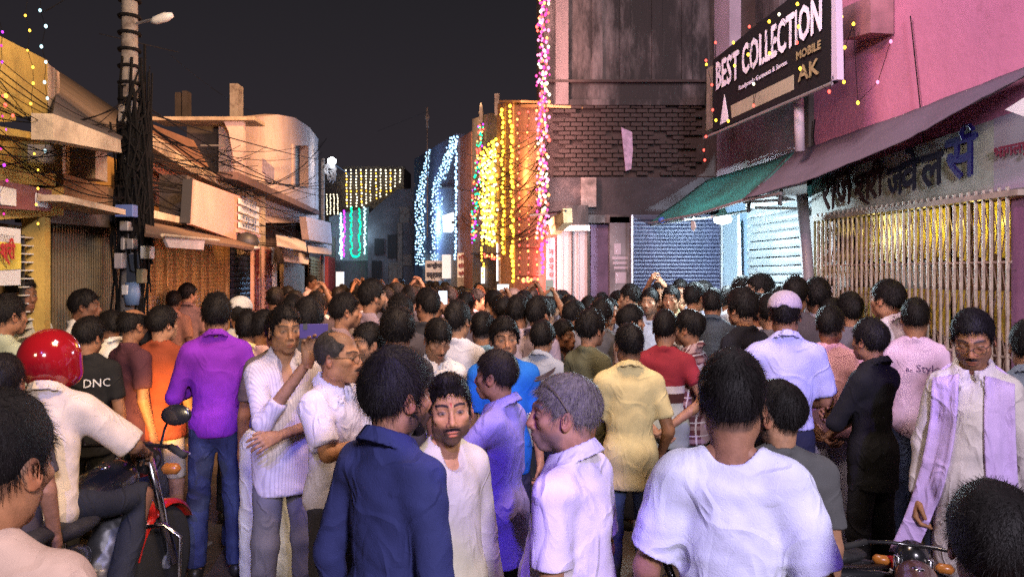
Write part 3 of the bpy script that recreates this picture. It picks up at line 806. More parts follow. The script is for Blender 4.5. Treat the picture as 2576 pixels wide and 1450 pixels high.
# ground
gb = MB(); gb.box((0, 60, -.1), (140, 160, .2)); g = gb.build('road', m_asp); g['kind'] = 'structure'
r = random.Random(3); b = MB()
for i in range(260):
    x = r.uniform(-2.6, 3.2); y = r.uniform(1.2, 9); s_ = r.uniform(.006, .02)
    b.box((x, y, s_*.4), (s_*2, s_*1.6, s_*.8), Matrix.Rotation(r.uniform(0, 3), 3, 'Z'))
gr = b.build('gravel', mat('grit', (.2,.17,.15), .9, var=.3)); gr['kind'] = 'stuff'
def part(b, name, m, parent, **k):
    return b.build(name, m, parent, **k)
def slats(parent, pts, n, m, name='slat', depth=.02, ratio=.72):
    """n horizontal slats filling the quad pts = top-left, top-right, bottom-right, bottom-left (world)"""
    tl, tr, br, bl = pts; nn = (tr-tl).cross(bl-tl).normalized(); c = (tl+br)/2-Vector((0, 0, CZ))
    if nn.dot(c) > 0: nn = -nn
    H = (bl-tl).length/n; Wd = (tr-tl).length
    ux = (tr-tl).normalized(); uy = (tl-bl).normalized()
    mb = MB(); h = H*ratio/2
    prof = [(-h, 0), (-h*.6, depth*.7), (0, depth), (h*.6, depth*.7), (h, 0)]
    V = [(ux*sx_*Wd/2+uy*q+nn*z) for sx_ in (-1, 1) for q, z in prof]; k = 5
    Fs = [(i, i+1, i+k+1, i+k) for i in range(k-1)]+[tuple(range(k)), tuple(range(2*k-1, k-1, -1))]
    mb.add(V, Fs); me = None
    for i in range(n):
        t = (i+.5)/n; cpos = (tl+tr)/2*(1-t)+(bl+br)/2*t
        if me is None:
            o = mb.build(name, m, parent); me = o.data
        else: o = link(name, me, None, parent)
        o.location = cpos
    return me
def shutter(label_parent, x0, y0, x1, y1, fn, n, m, name='shutter'):
    tl, tr, br, bl = fn(x0, y0), fn(x1, 0), fn(x1, 0), fn(x0, y1)
    return None
def quad(fn, x0, y0, x1, y1, dfn):
    k = dfn(x0)/dfn(x1)
    q = [fn(x0, y0), fn(x1, HY+(y0-HY)*k), fn(x1, HY+(y1-HY)*k), fn(x0, y1)]
    if y1 >= 850: q[2].z = q[3].z = .01
    return q
def bars(parent, P0, P1, zlo, zhi, n, m, name='bar', r_=.008):
    me = None
    for i in range(n):
        t = (i+.5)/n; p = P0.lerp(P1, t)
        if me is None:
            o = MB().box((0, 0, 0), (r_*2, r_*2, zhi-zlo)).build(name, m, parent, bevel=r_*.3); me = o.data
        else: o = link(name, me, None, parent)
        o.location = (p.x, p.y, (zlo+zhi)/2)

# ---------------- left: yellow house
A = thing('yellow_house', 'yellow two storey house at the left edge with a painted balcony band', 'house')
b = MB(); LS(b, -120, 30, 120, 296, t=.3, y0b=152, y1b=292); part(b, 'upper_wall', m_yel, A)
b = MB(); slab(b, [PL(121, 160), PL(121, 292), PL(150, 292, -.6), PL(150, 182, -.6)], .1); part(b, 'side_wall', m_crm, A)
b = MB(); LS(b, -120, 120, 40, 310, e=.05, t=.06, y0b=186, y1b=305); part(b, 'pilaster', m_yel, A)
b = MB(); LS(b, -120, 300, 155, 560, e=-.25, t=.3, y0b=360, y1b=545); part(b, 'balcony_wall', m_yel, A)
b = MB(); LS(b, -120, 296, 155, 322, e=.25, t=.5, y0b=346, y1b=358); part(b, 'eave', m_yel, A)
b = MB(); LS(b, -120, 410, 160, 450, e=.05, t=.3, y0b=440, y1b=470); part(b, 'ledge', m_yel, A)
b = MB(); LS(b, -120, 500, 160, 560, e=.10, t=.35, y0b=470, y1b=541); part(b, 'beam', m_yel, A)
b = MB(); LS(b, -60, 440, 130, 520, e=.17, t=.06, y0b=478, y1b=531); part(b, 'painted_band', m_mar, A)
for (x0, y0, x1, y1) in ((-50, 452, -20, 518), (2, 468, 41, 514), (91, 485, 122, 519)):
    b = MB(); LS(b, x0, y0, x1, y1, e=.18, t=.005, y0b=y0+8, y1b=y1+4); part(b, 'white_square', m_wht, A)
b = MB(); LS(b, 112, 545, 127, 880, e=.12, t=.15); part(b, 'post', m_yel, A)
b = MB(); LS(b, -120, 545, 112, 1000, e=-.15, t=.1); part(b, 'lower_wall', mat('brown_wall', (.13,.09,.05), .9, var=.3), A)
for k in range(13): b = MB(); LS(b, 58, 594+k*21, 112, 597+k*21, e=.05, t=.03); part(b, 'grille_rung', m_wht, A)
for k in range(3): b = MB(); LS(b, 60+k*24, 590, 63+k*24, 840, e=.03, t=.03); part(b, 'grille_upright', m_dmt, A)
sg = thing('shop_sign', 'white and yellow sign with red lettering at the left edge', 'sign')
b = MB(); LS(b, -80, 560, 52, 720, e=.20, t=.04); part(b, 'board', m_wht, sg)
b = MB(); LS(b, -80, 600, 53, 684, e=.205, t=.003, y0b=612, y1b=676); part(b, 'yellow_field', m_gld, sg)
lettering('श्री', PL(-2, 664, .22), SD, UP, .16, m_txr, sg, width=.17, bold=.006)
lettering('प्रोपराइटर', PL(-10, 600, .22), SD, UP, .035, m_txk, sg, width=.2)
st = thing('collapsible_shutter', 'dark olive collapsible shutter behind the utility pole', 'shutter')
b = MB(); LS(b, 128, 510, 308, 900, e=-.1, t=.05); part(b, 'back_panel', m_olv, st)
bars(st, PL(128, 690, -.06), PL(308, 690, -.06), .2, 2.45, 30, m_olv, 'shutter_lath', .012)
b = MB(); LS(b, 130, 500, 312, 560, e=.08, t=.25, y0b=540, y1b=575); part(b, 'roll_box', m_drk, st)

# ---------------- left: house B with roof overhang
B = thing('brown_house', 'low brown house with a sloping roof slab and open balcony behind the pole', 'house')
b = MB(); slab(b, [PL(133, 286, .55), PL(303, 352, .55), PL(306, 384, .55), PL(133, 352, .55)], .12); part(b, 'roof_edge', m_crm, B)
b = MB(); slab(b, [PL(133, 290, .5), PL(303, 355, .5), PL(330, 300, -3), PL(150, 180, -3)], .1); part(b, 'roof', m_drk, B)
b = MB(); LS(b, 120, 330, 400, 520, e=-1.2, t=.1); part(b, 'back_wall', mat('ochre_wall', (.30,.18,.06), .9, var=.3), B)
b = MB(); LS(b, 240, 372, 270, 448, e=.1, t=.2); part(b, 'pillar', m_crm, B)
b = MB(); LS(b, 160, 436, 310, 492, e=.1, t=.12); part(b, 'parapet', mat('brown_parapet', (.20,.11,.05), .9, var=.3), B)
b = MB(); LS(b, 160, 490, 316, 506, e=.35, t=.4); part(b, 'balcony_slab', m_crm, B)
b = MB(); LS(b, 157, 365, 165, 490, e=.0, t=.5); part(b, 'party_wall', m_crm, B)

# ---------------- left: house C with big blank board
C_ = thing('orange_lit_shop', 'long single storey shop with a rusty shutter and sloping parapets', 'house')
b = MB(); LS(b, 330, 400, 645, 560, e=-.9, t=.1); part(b, 'recess_wall', mat('umber_wall', (.22,.11,.05), .9, var=.4), C_)
b = MB(); slab(b, [PL(366, 322, .05), PL(480, 405, .05), PL(604, 470, .05), PL(604, 490, .05), PL(480, 432, .05), PL(366, 360, .05)], .2); part(b, 'parapet', m_crm, C_)
b = MB(); slab(b, [PL(366, 365, -.2), PL(480, 436, -.2), PL(604, 492, -.2), PL(604, 515, -.2), PL(480, 470, -.2), PL(366, 420, -.2)], .1); part(b, 'frieze', mat('rust_band', (.32,.13,.07), .85, var=.3), C_)
b = MB(); LS(b, 470, 440, 490, 575, e=.2, t=.3); part(b, 'pier', m_drk, C_)
b = MB(); LS(b, 372, 525, 482, 545, e=.25, t=.4, y0b=552, y1b=566); part(b, 'ledge', m_crm, C_)
b = MB(); slab(b, [PL(366, 556, .2), PL(640, 606, .2), PL(640, 622, .75), PL(366, 585, .75)], .03); part(b, 'sunshade', m_tar, C_)
b = MB(); LS(b, 340, 560, 645, 900, e=-.25, t=.1); part(b, 'front_wall', m_drk, C_)
for (x0, x1, n) in ((363, 420, 44), (424, 462, 44), (466, 574, 44)):
    slats(C_, quad(lambda a, y: PL(a, y, -.12), x0, 585, x1, 1050, lambda a: dL(a, -.12)), n, m_org, 'shutter_slat', .004, .95)
for x0 in (360, 420, 462, 574): b = MB(); LS(b, x0, 580, x0+4, 900, e=-.08, t=.06); part(b, 'guide_rail', m_org, C_)
b = MB(); LS(b, 386, 400, 470, 515, e=-.3, t=.05); part(b, 'sign_board', mat('brown_sign', (.25,.11,.06), .8, var=.3), C_)
lettering('वस्त्र', PL(398, 490, -.28), SD, UP, .3, m_txm, C_, width=.7, bold=.01)
bs = thing('blue_shop_shutter', 'narrow dark blue shutter beside the pillar of vertical signs', 'shutter')
b = MB(); LS(b, 578, 606, 642, 900, e=-.15, t=.05); part(b, 'panel', m_blu, bs)
slats(bs, quad(lambda a, y: PL(a, y, -.1), 580, 612, 640, 900, lambda a: dL(a, -.1)), 26, m_blu, 'shutter_slat', .008, .85)
bb = thing('blank_signboard', 'large blank peach hoarding above the rusty shutter', 'signboard')
b = MB(); slab(b, [PL(490, 452, .38), PL(604, 494, .38), PL(602, 606, .38), PL(484, 564, .38)], .06); part(b, 'board', m_brd, bb)
b = MB(); slab(b, [PL(484, 450, .36), PL(491, 453, .36), PL(485, 565, .36), PL(477, 560, .36)], .1); part(b, 'frame', m_dmt, bb)
cs = thing('canvas_sign', 'small pale canvas strip hanging over the rusty shutter', 'sign')
b = MB(); slab(b, [PL(412, 592, .9), PL(516, 600, .9), PL(512, 628, .9), PL(425, 622, .9)], .02); part(b, 'canvas', m_twt, cs)
b = MB(); b.tube([PL(408, 591, .91), PL(550, 604, .9)], .012); part(b, 'rod', m_crm, cs)
gl = thing('round_wall_lamp', 'unlit round black lamp above the blue shutter', 'lamp')
b = MB(); b.lathe(PL(621, 608, .5), [(.02, -.14), (.13, -.1), (.17, 0), (.13, .1), (.02, .14)], 16); part(b, 'globe', m_dmt, gl, smooth=True)
b = MB(); b.lathe(PL(621, 618, .5), [(.12, -.06), (.19, -.02), (.12, 0)], 16); part(b, 'rim', m_twt, gl, smooth=True)

# ---------------- left: tall pale house D
D_ = thing('pale_corner_house', 'pale two storey corner house with rounded parapet and a tall dark window', 'house')
b = MB(); slab(b, [PL(598, 300), PL(700, 288), PL(742, 296), PL(742, 560), PL(598, 560)], .3); part(b, 'wall', m_pnk, D_)
b = MB(); slab(b, [PL(776, 318), PL(800, 348), PL(802, 560), PL(776, 560)], .3); part(b, 'wall', m_pnk, D_)
b = MB(); slab(b, [PL(742, 296), PL(776, 318), PL(776, 366), PL(742, 366)], .3); part(b, 'lintel', m_pnk, D_)
b = MB(); slab(b, [PL(742, 466), PL(776, 472), PL(776, 560), PL(742, 560)], .3); part(b, 'sill_wall', m_pnk, D_)
b = MB(); slab(b, [PL(742, 366, -.25), PL(776, 366, -.25), PL(776, 472, -.25), PL(742, 466, -.25)], .05); part(b, 'window', m_glass, D_)
b = MB(); LS(b, 738, 362, 743, 470, e=.04, t=.05); part(b, 'window_frame', m_pnk, D_)
b = MB(); LS(b, 662, 398, 690, 432, e=.02, t=.02); LS(b, 668, 438, 684, 452, e=.02, t=.02); part(b, 'bare_patch', mat('bare_concrete', (.25,.20,.27), .9, var=.4, vscale=9), D_)
b = MB(); slab(b, [PL(598, 432, .35), PL(803, 530, .35), PL(803, 541, .35), PL(598, 452, .35)], .35); part(b, 'first_floor_band', mat('dark_band', (.12,.07,.06), .9, var=.3), D_)
# front block facing us with flat roof, behind shop C
b = MB(); FS(b, 380, 293, 640, 302, 11.5, .5); part(b, 'roof_slab', m_crm, D_)
b = MB(); slab(b, [U(470, 303, 12.2), U(610, 303, 12.2), U(610, 480, 12.2), U(470, 480, 12.2)], .1); part(b, 'recess_wall', m_drk, D_)
b = MB(); slab(b, [U(366, 306, 11.4), U(480, 350, 11.4), U(520, 420, 11.4), U(366, 420, 11.4)], .1); part(b, 'gable', mat('umber_gable', (.20,.10,.06), .9, var=.4), D_)
b = MB(); slab(b, [U(560, 300, 11.6), U(612, 300, 11.6), U(612, 460, 11.6), U(596, 440, 11.6), U(575, 330, 11.6)], .1); part(b, 'bracket', m_pnk, D_)
b = MB(); b.tube([U(505, 366, 11.3), U(562, 366, 11.3)], .015); part(b, 'rail', m_mtl, D_)
b = MB(); FS(b, 578, 210, 598, 294, 12, .25); part(b, 'chimney', m_pol, D_)
b = MB(); FS(b, 440, 232, 454, 294, 14, .2); FS(b, 458, 228, 470, 294, 14, .2); part(b, 'roof_post', m_drk, D_)
# lower storey of D
b = MB(); LS(b, 598, 450, 845, 900, e=-.4, t=.2); part(b, 'ground_wall', mat('brown_front', (.17,.11,.09), .9, var=.35, vscale=2), D_)
for x0 in (628, 658): b = MB(); LS(b, x0, 470, x0+10, 640, e=.15, t=.2); part(b, 'pilaster', m_crm, D_)
b = MB(); LS(b, 770, 530, 835, 600, e=-.1, t=.1, y0b=560, y1b=600); part(b, 'upper_shop_wall', m_drk, D_)
ps = []
for (x0, x1, lab, txt) in ((638, 655, 'left narrow vertical sign board on the pillar by the blue shutter', 'पायल वस्त्र'), (665, 688, 'right narrow vertical sign board on the pillar by the blue shutter', 'किरण साड़ी')):
    s_ = thing('vertical_sign', lab, 'sign'); b = MB(); LS(b, x0, 620, x1, 800, e=.3, t=.05); part(b, 'board', m_brd, s_)
    k = 0
    for ch in ['सा', 'ड़ी', 'घ', 'र', 'क', 'प', 'ड़ा', 'वा'] if x0 < 650 else ['व', 'स्', 'त्र', 'भं', 'डा', 'र', 'ले', 'न']:
        y = 652+k*19; k += 1
        lettering(ch, PL(x0+2.5, y, .31), SD, UP, .17, m_txm, s_, width=(dL(x1-3)-dL(x0+3))*.9, bold=.008)
b = MB(); LS(b, 690, 622, 697, 800, e=.35, t=.1); wp = b.build('white_pole', m_wht); tag(wp, 'thin white post right of the vertical signs', 'post')
hs = thing('hanging_notices', 'cluster of small white notices above the vertical signs', 'notice board')
for k in range(4): b = MB(); LS(b, 603, 498+k*20, 652, 512+k*20, e=.42, t=.02); part(b, 'notice', m_wht, hs)
for k in range(4): lettering(['पायल', 'ज्वेलर्स', 'सोना', 'चाँदी'][k], PL(608, 510+k*20, .43), SD, UP, .10, m_txk, hs, width=1.1)
b = MB(); LS(b, 600, 575, 655, 584, e=.42, t=.2); part(b, 'shelf', m_brd, hs)
def tarp(label, pts, m, name='awning', rod=True):
    t = thing(name, label, 'awning'); b = MB(); slab(b, pts, .015); o = part(b, 'cloth', m, t)
    if rod: b = MB(); b.tube([pts[0], pts[1]], .015); part(b, 'rod', m_dmt, t)
    return t
tarp('torn white awning above the narrow beige doorway', [PL(694, 590, .3), PL(768, 602, .3), PL(772, 632, 1.0), PL(697, 616, 1.0)], m_twt)
tarp('sloping white tarpaulin lowest over the beige doorway', [PL(704, 622, .3), PL(778, 638, .3), PL(776, 664, .9), PL(716, 655, .9)], m_twt)
tarp('grey white awning under the white sign box', [PL(772, 608, .3), PL(834, 616, .3), PL(834, 640, .8), PL(776, 634, .8)], m_twt)
wb = thing('white_sign_box', 'blank white sign box at the end of the left house row', 'sign')
b = MB(); slab(b, [PL(770, 545, .6), PL(832, 560, .6), PL(836, 613, .6), PL(777, 602, .6)], .15); part(b, 'box', mat('white_panel', (.42,.34,.35), .6, var=.1), wb)
b = MB(); LS(b, 714, 664, 766, 900, e=-.2, t=.1); dd = b.build('doorway_panel', mat('beige_door', (.36,.26,.18), .7, var=.2)); tag(dd, 'beige closed door under the white tarpaulin', 'door')
os_ = thing('small_rusty_shutter', 'small orange rusty shutter at the end of the left row', 'shutter')
b = MB(); LS(b, 778, 644, 826, 900, e=-.2, t=.05); part(b, 'panel', m_org, os_)
slats(os_, quad(lambda a, y: PL(a, y, -.15), 780, 648, 824, 760, lambda a: dL(a, -.15)), 14, m_org, 'shutter_slat', .015, .85)
b = MB(); LS(b, 826, 644, 843, 900, e=.1, t=.3); rc = b.build('red_column', m_red); tag(rc, 'red painted column closing the left row of shops', 'column')
lb = MB(); FS(lb, 845, 683, 864, 725, 24.5, .1); o = lb.build('lit_sign', mat('lit_panel', (.8,.8,.8), .5, emit=(.9,.95,1), estr=.6)); tag(o, 'small lit white sign just right of the red column', 'sign')

# ---------------- far end of the street
def houseF(name, label, pts, d, m, t=3.0):
    h = thing(name, label, 'house'); b = MB(); slab(b, [U(x, y, d) for x, y in pts], t); part(b, 'wall', m, h); return h
h1 = houseF('far_dark_house', 'dark far house hung with rows of yellow white lamps', [(818, 440), (1016, 420), (1016, 730), (818, 730)], 42, m_gry)
b = MB(); FS(b, 862, 418, 1018, 424, 41.8, .2); part(b, 'parapet', m_gry, h1)
h2 = houseF('far_grey_house', 'grey far house with sloping roof left of the blue lamps', [(925, 540), (955, 512), (1000, 476), (1042, 474), (1042, 735), (925, 735)], 34, m_gry, 2)
b = MB()
for (x0, y0, x1, y1) in ((942, 600, 966, 640), (975, 590, 1000, 650), (935, 655, 960, 700)): FS(b, x0, y0, x1, y1, 33.95, .05)
part(b, 'window', m_glass, h2)
b = MB()
for (x0, y0, x1, y1) in ((978, 660, 1004, 720), (1006, 520, 1030, 560), (1010, 640, 1036, 668)): b = MB(); FS(b, x0, y0, x1, y1, 33.8, .1); part(b, 'notice', m_pol, h2)
b = MB(); FS(b, 1000, 560, 1012, 700, 33.6, .3); part(b, 'pillar', m_pol, h2)
h3 = houseF('far_blue_lit_house', 'low pale house hung with violet, green and white lamps', [(828, 545), (928, 520), (928, 735), (828, 735)], 36, mat('pale_blue_wall', (.30,.34,.38), .85, var=.2), 2)
b = MB(); FS(b, 846, 655, 925, 735, 35.9, .1); part(b, 'shopfront', m_gry, h3)
um = thing('street_umbrella', 'faded orange umbrella above the far crowd', 'umbrella')
c = U(1020, 722, 21); b = MB(); b.lathe((c.x, c.y, 0), [(.62, c.z-.25), (.58, c.z-.2), (.4, c.z-.05), (.02, c.z+.05)], 14); part(b, 'canopy', mat('faded_orange', (.45,.22,.15), .7), um, smooth=True)
b = MB(); b.tube([(c.x, c.y, 0), (c.x, c.y, c.z)], .02); part(b, 'pole', m_mtl, um)

# right far terrace (street bends left)
KX = [1040, 1100, 1150, 1210, 1290, 1372]; KD = [34, 26, 20, 15, 11, 8.5]
def dF(px): return float(np.interp(px, KX, KD))
def PF(px, py, e=0): return U(px, py, dF(px)-e)
def TS(b, x0, y0, x1, y1, e=0, t=.2, y0b=None, y1b=None):
    ya = y0 if y0b is None else y0b; yb = y1 if y1b is None else y1b
    return slab(b, [PF(x0, y0, e), PF(x1, ya, e), PF(x1, yb, e), PF(x0, y1, e)], t)
t1 = thing('blue_lamp_house', 'far terrace house covered in slanting bundles of cold blue lamps', 'house')
b = MB(); slab(b, [PF(1042, 400), PF(1148, 336), PF(1150, 760), PF(1042, 735)], .4); part(b, 'wall', mat('blue_wall', (.12,.14,.24), .85, var=.25, vscale=.7), t1)
b = MB()
for (x0, y0, x1, y1) in ((1066, 480, 1078, 530), (1118, 420, 1138, 470), (1066, 400, 1078, 440), (1120, 495, 1140, 530)): TS(b, x0, y0, x1, y1, e=.1, t=.05)
part(b, 'window', m_glass, t1)
b = MB(); TS(b, 1062, 556, 1150, 562, e=.6, t=.7); TS(b, 1062, 470, 1150, 475, e=.6, t=.7); part(b, 'balcony_slab', m_gry, t1)
b = MB(); TS(b, 1046, 640, 1150, 760, e=.2, t=.1); part(b, 'shopfront', mat('pale_shopfront', (.4,.45,.48), .7), t1)
t2 = thing('salmon_house', 'narrow salmon coloured house between blue and yellow lamps', 'house')
b = MB(); slab(b, [PF(1150, 352), PF(1186, 330), PF(1188, 780), PF(1151, 760)], .4); part(b, 'wall', m_sal, t2)
t3 = thing('grey_narrow_house', 'narrow grey house front strung with multicoloured lamps', 'house')
b = MB(); slab(b, [PF(1188, 300), PF(1230, 285), PF(1250, 285), PF(1250, 790), PF(1188, 780)], .4); part(b, 'wall', mat('grey_yellow_wall', (.30,.26,.20), .85, var=.3), t3)
b = MB(); FS(b, 1244, 235, 1256, 290, 12.9, .25); FS(b, 1206, 270, 1214, 310, 14.7, .2); part(b, 'roof_post', m_pol, t3)
b = MB(); TS(b, 1186, 635, 1250, 640, e=.5, t=.5); TS(b, 1222, 640, 1250, 800, e=.1, t=.05); part(b, 'doorway', m_drk, t3)
t4 = thing('orange_house', 'tall orange house front with single strings of yellow and red lamps', 'house')
b = MB(); slab(b, [PF(1250, 262), PF(1290, 256), PF(1292, 830), PF(1250, 800)], .4); part(b, 'wall', m_ogw, t4)
b = MB(); slab(b, [PF(1292, 262), PF(1374, 272), PF(1376, 860), PF(1292, 830)], .4); part(b, 'wall', m_sal, t4)
b = MB(); TS(b, 1255, 252, 1310, 258, e=.2, t=.6); TS(b, 1310, 262, 1374, 270, e=.15, t=.5); part(b, 'cornice', m_ogw, t4)
b = MB()
for k in range(6): TS(b, 1296, 330+k*72, 1364, 333+k*72, e=.06, t=.06)
part(b, 'string_course', m_sal, t4)
b = MB(); TS(b, 1330, 470, 1350, 540, e=.04, t=.05); TS(b, 1330, 600, 1352, 650, e=.04, t=.05); part(b, 'window', mat('red_brown_window', (.18,.06,.05), .5), t4)  # window panes in a flat dark red brown
b = MB(); TS(b, 1246, 640, 1256, 760, e=.25, t=.2); part(b, 'pillar', m_pol, t4)
# signs at the far end
def far_sign(name, label, x0, y0, x1, y1, d, texts, m_=None, tm=None):
    s_ = thing(name, label, 'sign'); b = MB(); FS(b, x0, y0, x1, y1, d, .12); part(b, 'board', m_ or m_wht, s_)
    n = len(texts); hgt = (y1-y0)/F*d
    for i, tx in enumerate(texts):
        yy = y0+(y1-y0)*(i+.82)/n
        lettering(tx, U(x0+(x1-x0)*.08, yy, d-.02), (1, 0, 0), UP, hgt/n*.62, tm or m_txk, s_, width=(x1-x0)*.84/F*d, bold=.01)
    return s_
far_sign('jeweller_sign', 'white sign with three rows of dark lettering below the salmon house', 1151, 636, 1185, 697, 18.5, ['गौरी', 'शंकर', 'ज्वेलर्स'], tm=m_txm)
far_sign('clothing_sign', 'white sign with maroon and dark lettering under the blue lamps', 1070, 655, 1116, 706, 22, ['कन्हैया', 'वस्त्रालय'], tm=m_txk)
b = MB(); FS(b, 1152, 697, 1185, 722, 18.5, .1); o = b.build('notice_board', m_pol); tag(o, 'grey white notice board under the jeweller lettering', 'notice board')
ls = thing('light_box_sign', 'glowing white light box among the blue lamps', 'sign')
b = MB(); slab(b, [U(1113, 542, 21), U(1138, 534, 20.6), U(1138, 578, 20.6), U(1115, 584, 21)], .25); part(b, 'panel', mat('lightbox', (.8,.9,1), .5, emit=(.75,.92,1), estr=1.6), ls)
ls2 = thing('tube_sign', 'bright vertical white tube light on the doorway of the yellow lamp house', 'lamp')
b = MB(); b.tube([U(1251, 612, 12.6), U(1251, 706, 12.6)], .012); part(b, 'tube', mat('tube_glow', (.9,.9,.9), .5, emit=(.9,.93,1), estr=2.5), ls2)
b = MB(); b.tube([U(1215, 672, 14.3), U(1215, 712, 14.3)], .035); o = b.build('tube_lamp', MATS['tube_glow']); tag(o, 'short bright tube lamp left of the doorway of the yellow lamp house', 'lamp')
sb = thing('glowing_shopfront', 'bright white lit shop counter at the foot of the blue lamps', 'shopfront')
b = MB(); FS(b, 1112, 640, 1134, 700, 21, .2); part(b, 'panel', mat('shop_glow', (.8,.85,.9), .5, emit=(.8,.92,1), estr=.35), sb)
ps_ = thing('pink_sign', 'narrow pink signboard with vertical lettering left of the white shutter doors', 'sign')
b = MB(); slab(b, [U(1374, 600, 8.35), U(1396, 596, 8.3), U(1398, 780, 8.3), U(1374, 780, 8.35)], .08); part(b, 'board', mat('pink_board', (.55,.25,.33), .6), ps_)
for i, ch in enumerate(['न', 'वी', 'न', 'व', 'स्त्र', 'म']):
    lettering(ch, U(1381, 640+i*19, 8.28), (1, 0, 0), UP, .055, m_txm, ps_, width=.05, bold=.002)
hb = thing('hanging_sign', 'small yellowish box sign jutting out above the white shutter doors', 'sign')
b = MB(); slab(b, [U(1378, 556, 7.9), U(1416, 524, 7.5), U(1418, 560, 7.5), U(1386, 590, 7.9)], .1); part(b, 'box', mat('yellow_sign', (.55,.42,.22), .6, var=.3, vscale=12), hb)
b = MB(); b.tube([U(1334, 542, 7.9), U(1424, 530, 7.5)], .012); part(b, 'bracket', m_dmt, hb)
lettering('मोबाइल', U(1388, 578, 7.84), (U(1416, 548, 7.5)-U(1386, 578, 7.9)), UP, .05, m_txm, hb, width=.17)

# ---------------- tall dark building (its side wall faces us)
T_ = thing('tall_dark_building', 'tall stained dark building rising over the street behind the sign', 'building')
d0 = 8.4
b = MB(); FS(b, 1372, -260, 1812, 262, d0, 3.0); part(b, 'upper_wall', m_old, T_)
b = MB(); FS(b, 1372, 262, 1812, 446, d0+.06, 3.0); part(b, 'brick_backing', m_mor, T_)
b = MB(); FS(b, 1372, 446, 1812, 565, d0+.02, 3.0); part(b, 'lower_wall', mat('dark_fascia_plaster', (.03,.026,.032), .9, var=.5, vscale=2, bump=.5, dirt=(.11,.085,.09), dlo=.6, dhi=.75), T_)  # near-black fascia with random paler blotches
b = MB(); FS(b, 1398, -260, 1430, 262, d0-.06, .08); part(b, 'pilaster', mat('pale_strip', (.17,.13,.14), .9, var=.4, vscale=2, dirt=(.1,.07,.08), stretch=(1,1,.4)), T_)
for x0 in (1490, 1560, 1640, 1715): b = MB(); FS(b, x0, -260, x0+26, 205, d0-.035, .06); part(b, 'wall_rib', m_old, T_)
b = MB(); FS(b, 1372, 200, 1812, 206, d0-.07, .12); part(b, 'ledge', m_mor, T_)
b = MB(); FS(b, 1372, 250, 1812, 264, d0-.04, .1); part(b, 'lintel_band', m_old, T_)
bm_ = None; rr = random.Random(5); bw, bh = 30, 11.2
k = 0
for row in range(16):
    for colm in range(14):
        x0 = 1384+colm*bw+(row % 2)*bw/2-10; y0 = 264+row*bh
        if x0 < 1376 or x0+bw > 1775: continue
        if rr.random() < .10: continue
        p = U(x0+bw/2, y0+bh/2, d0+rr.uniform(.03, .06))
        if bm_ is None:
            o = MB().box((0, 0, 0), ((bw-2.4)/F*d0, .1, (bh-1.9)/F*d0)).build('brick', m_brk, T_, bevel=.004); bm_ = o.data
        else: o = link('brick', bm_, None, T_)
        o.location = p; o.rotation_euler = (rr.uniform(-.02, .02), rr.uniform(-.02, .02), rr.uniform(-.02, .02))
b = MB(); slab(b, [U(1563, 320, d0-.03), U(1590, 332, d0-.03), U(1592, 378, d0-.03), U(1588, 425, d0-.03), U(1574, 430, d0-.03)], .03); part(b, 'peeling_poster', mat('torn_poster', (.34,.24,.36), .8, var=.5, vscale=14), T_)
b = MB(); FS(b, 1462, 446, 1500, 520, d0-.05, .08); part(b, 'bare_patch', mat('scraped_patch', (.18,.15,.15), .9, var=.6, vscale=9), T_)
b = MB(); FS(b, 1425, 516, 1480, 565, d0-.2, .2); FS(b, 1480, 540, 1600, 560, d0-.12, .2); part(b, 'canopy_block', m_old, T_)
b = MB(); FS(b, 1486, 565, 1532, 900, d0, .3); part(b, 'purple_wall', mat('purple_wall', (.12,.07,.13), .85, var=.5, vscale=4), T_)
b = MB(); FS(b, 1534, 545, 1592, 900, d0-.12, .4); part(b, 'poster_pillar', mat('poster_pillar', (.20,.19,.22), .85, var=.6, vscale=8, dirt=(.06,.05,.07)), T_)
for (x0, y0, x1, y1) in ((1545, 612, 1562, 640), (1540, 645, 1580, 652), (1542, 658, 1578, 664), (1545, 670, 1580, 676), (1548, 684, 1576, 712)): b = MB(); FS(b, x0, y0, x1, y1, d0-.125, .004); part(b, 'poster', m_lil, T_)
ws = thing('white_shutter_doors', 'tall pinkish white panelled shutter doors under the dark building', 'door')
b = MB(); FS(b, 1400, 566, 1484, 580, d0-.3, .25); part(b, 'head_beam', m_wht, ws)
for (x0, x1) in ((1402, 1438), (1441, 1478)):
    b = MB(); FS(b, x0, 582, x1, 900, d0-.22, .08); FS(b, x0+13, 584, x0+15, 900, d0-.235, .02); part(b, 'door_leaf', mat('lilac_white_door', (.27,.22,.24), .6, var=.12), ws)
b = MB(); FS(b, 1438, 580, 1441, 900, d0-.25, .1); FS(b, 1478, 580, 1484, 900, d0-.25, .1); part(b, 'door_frame', m_old, ws)
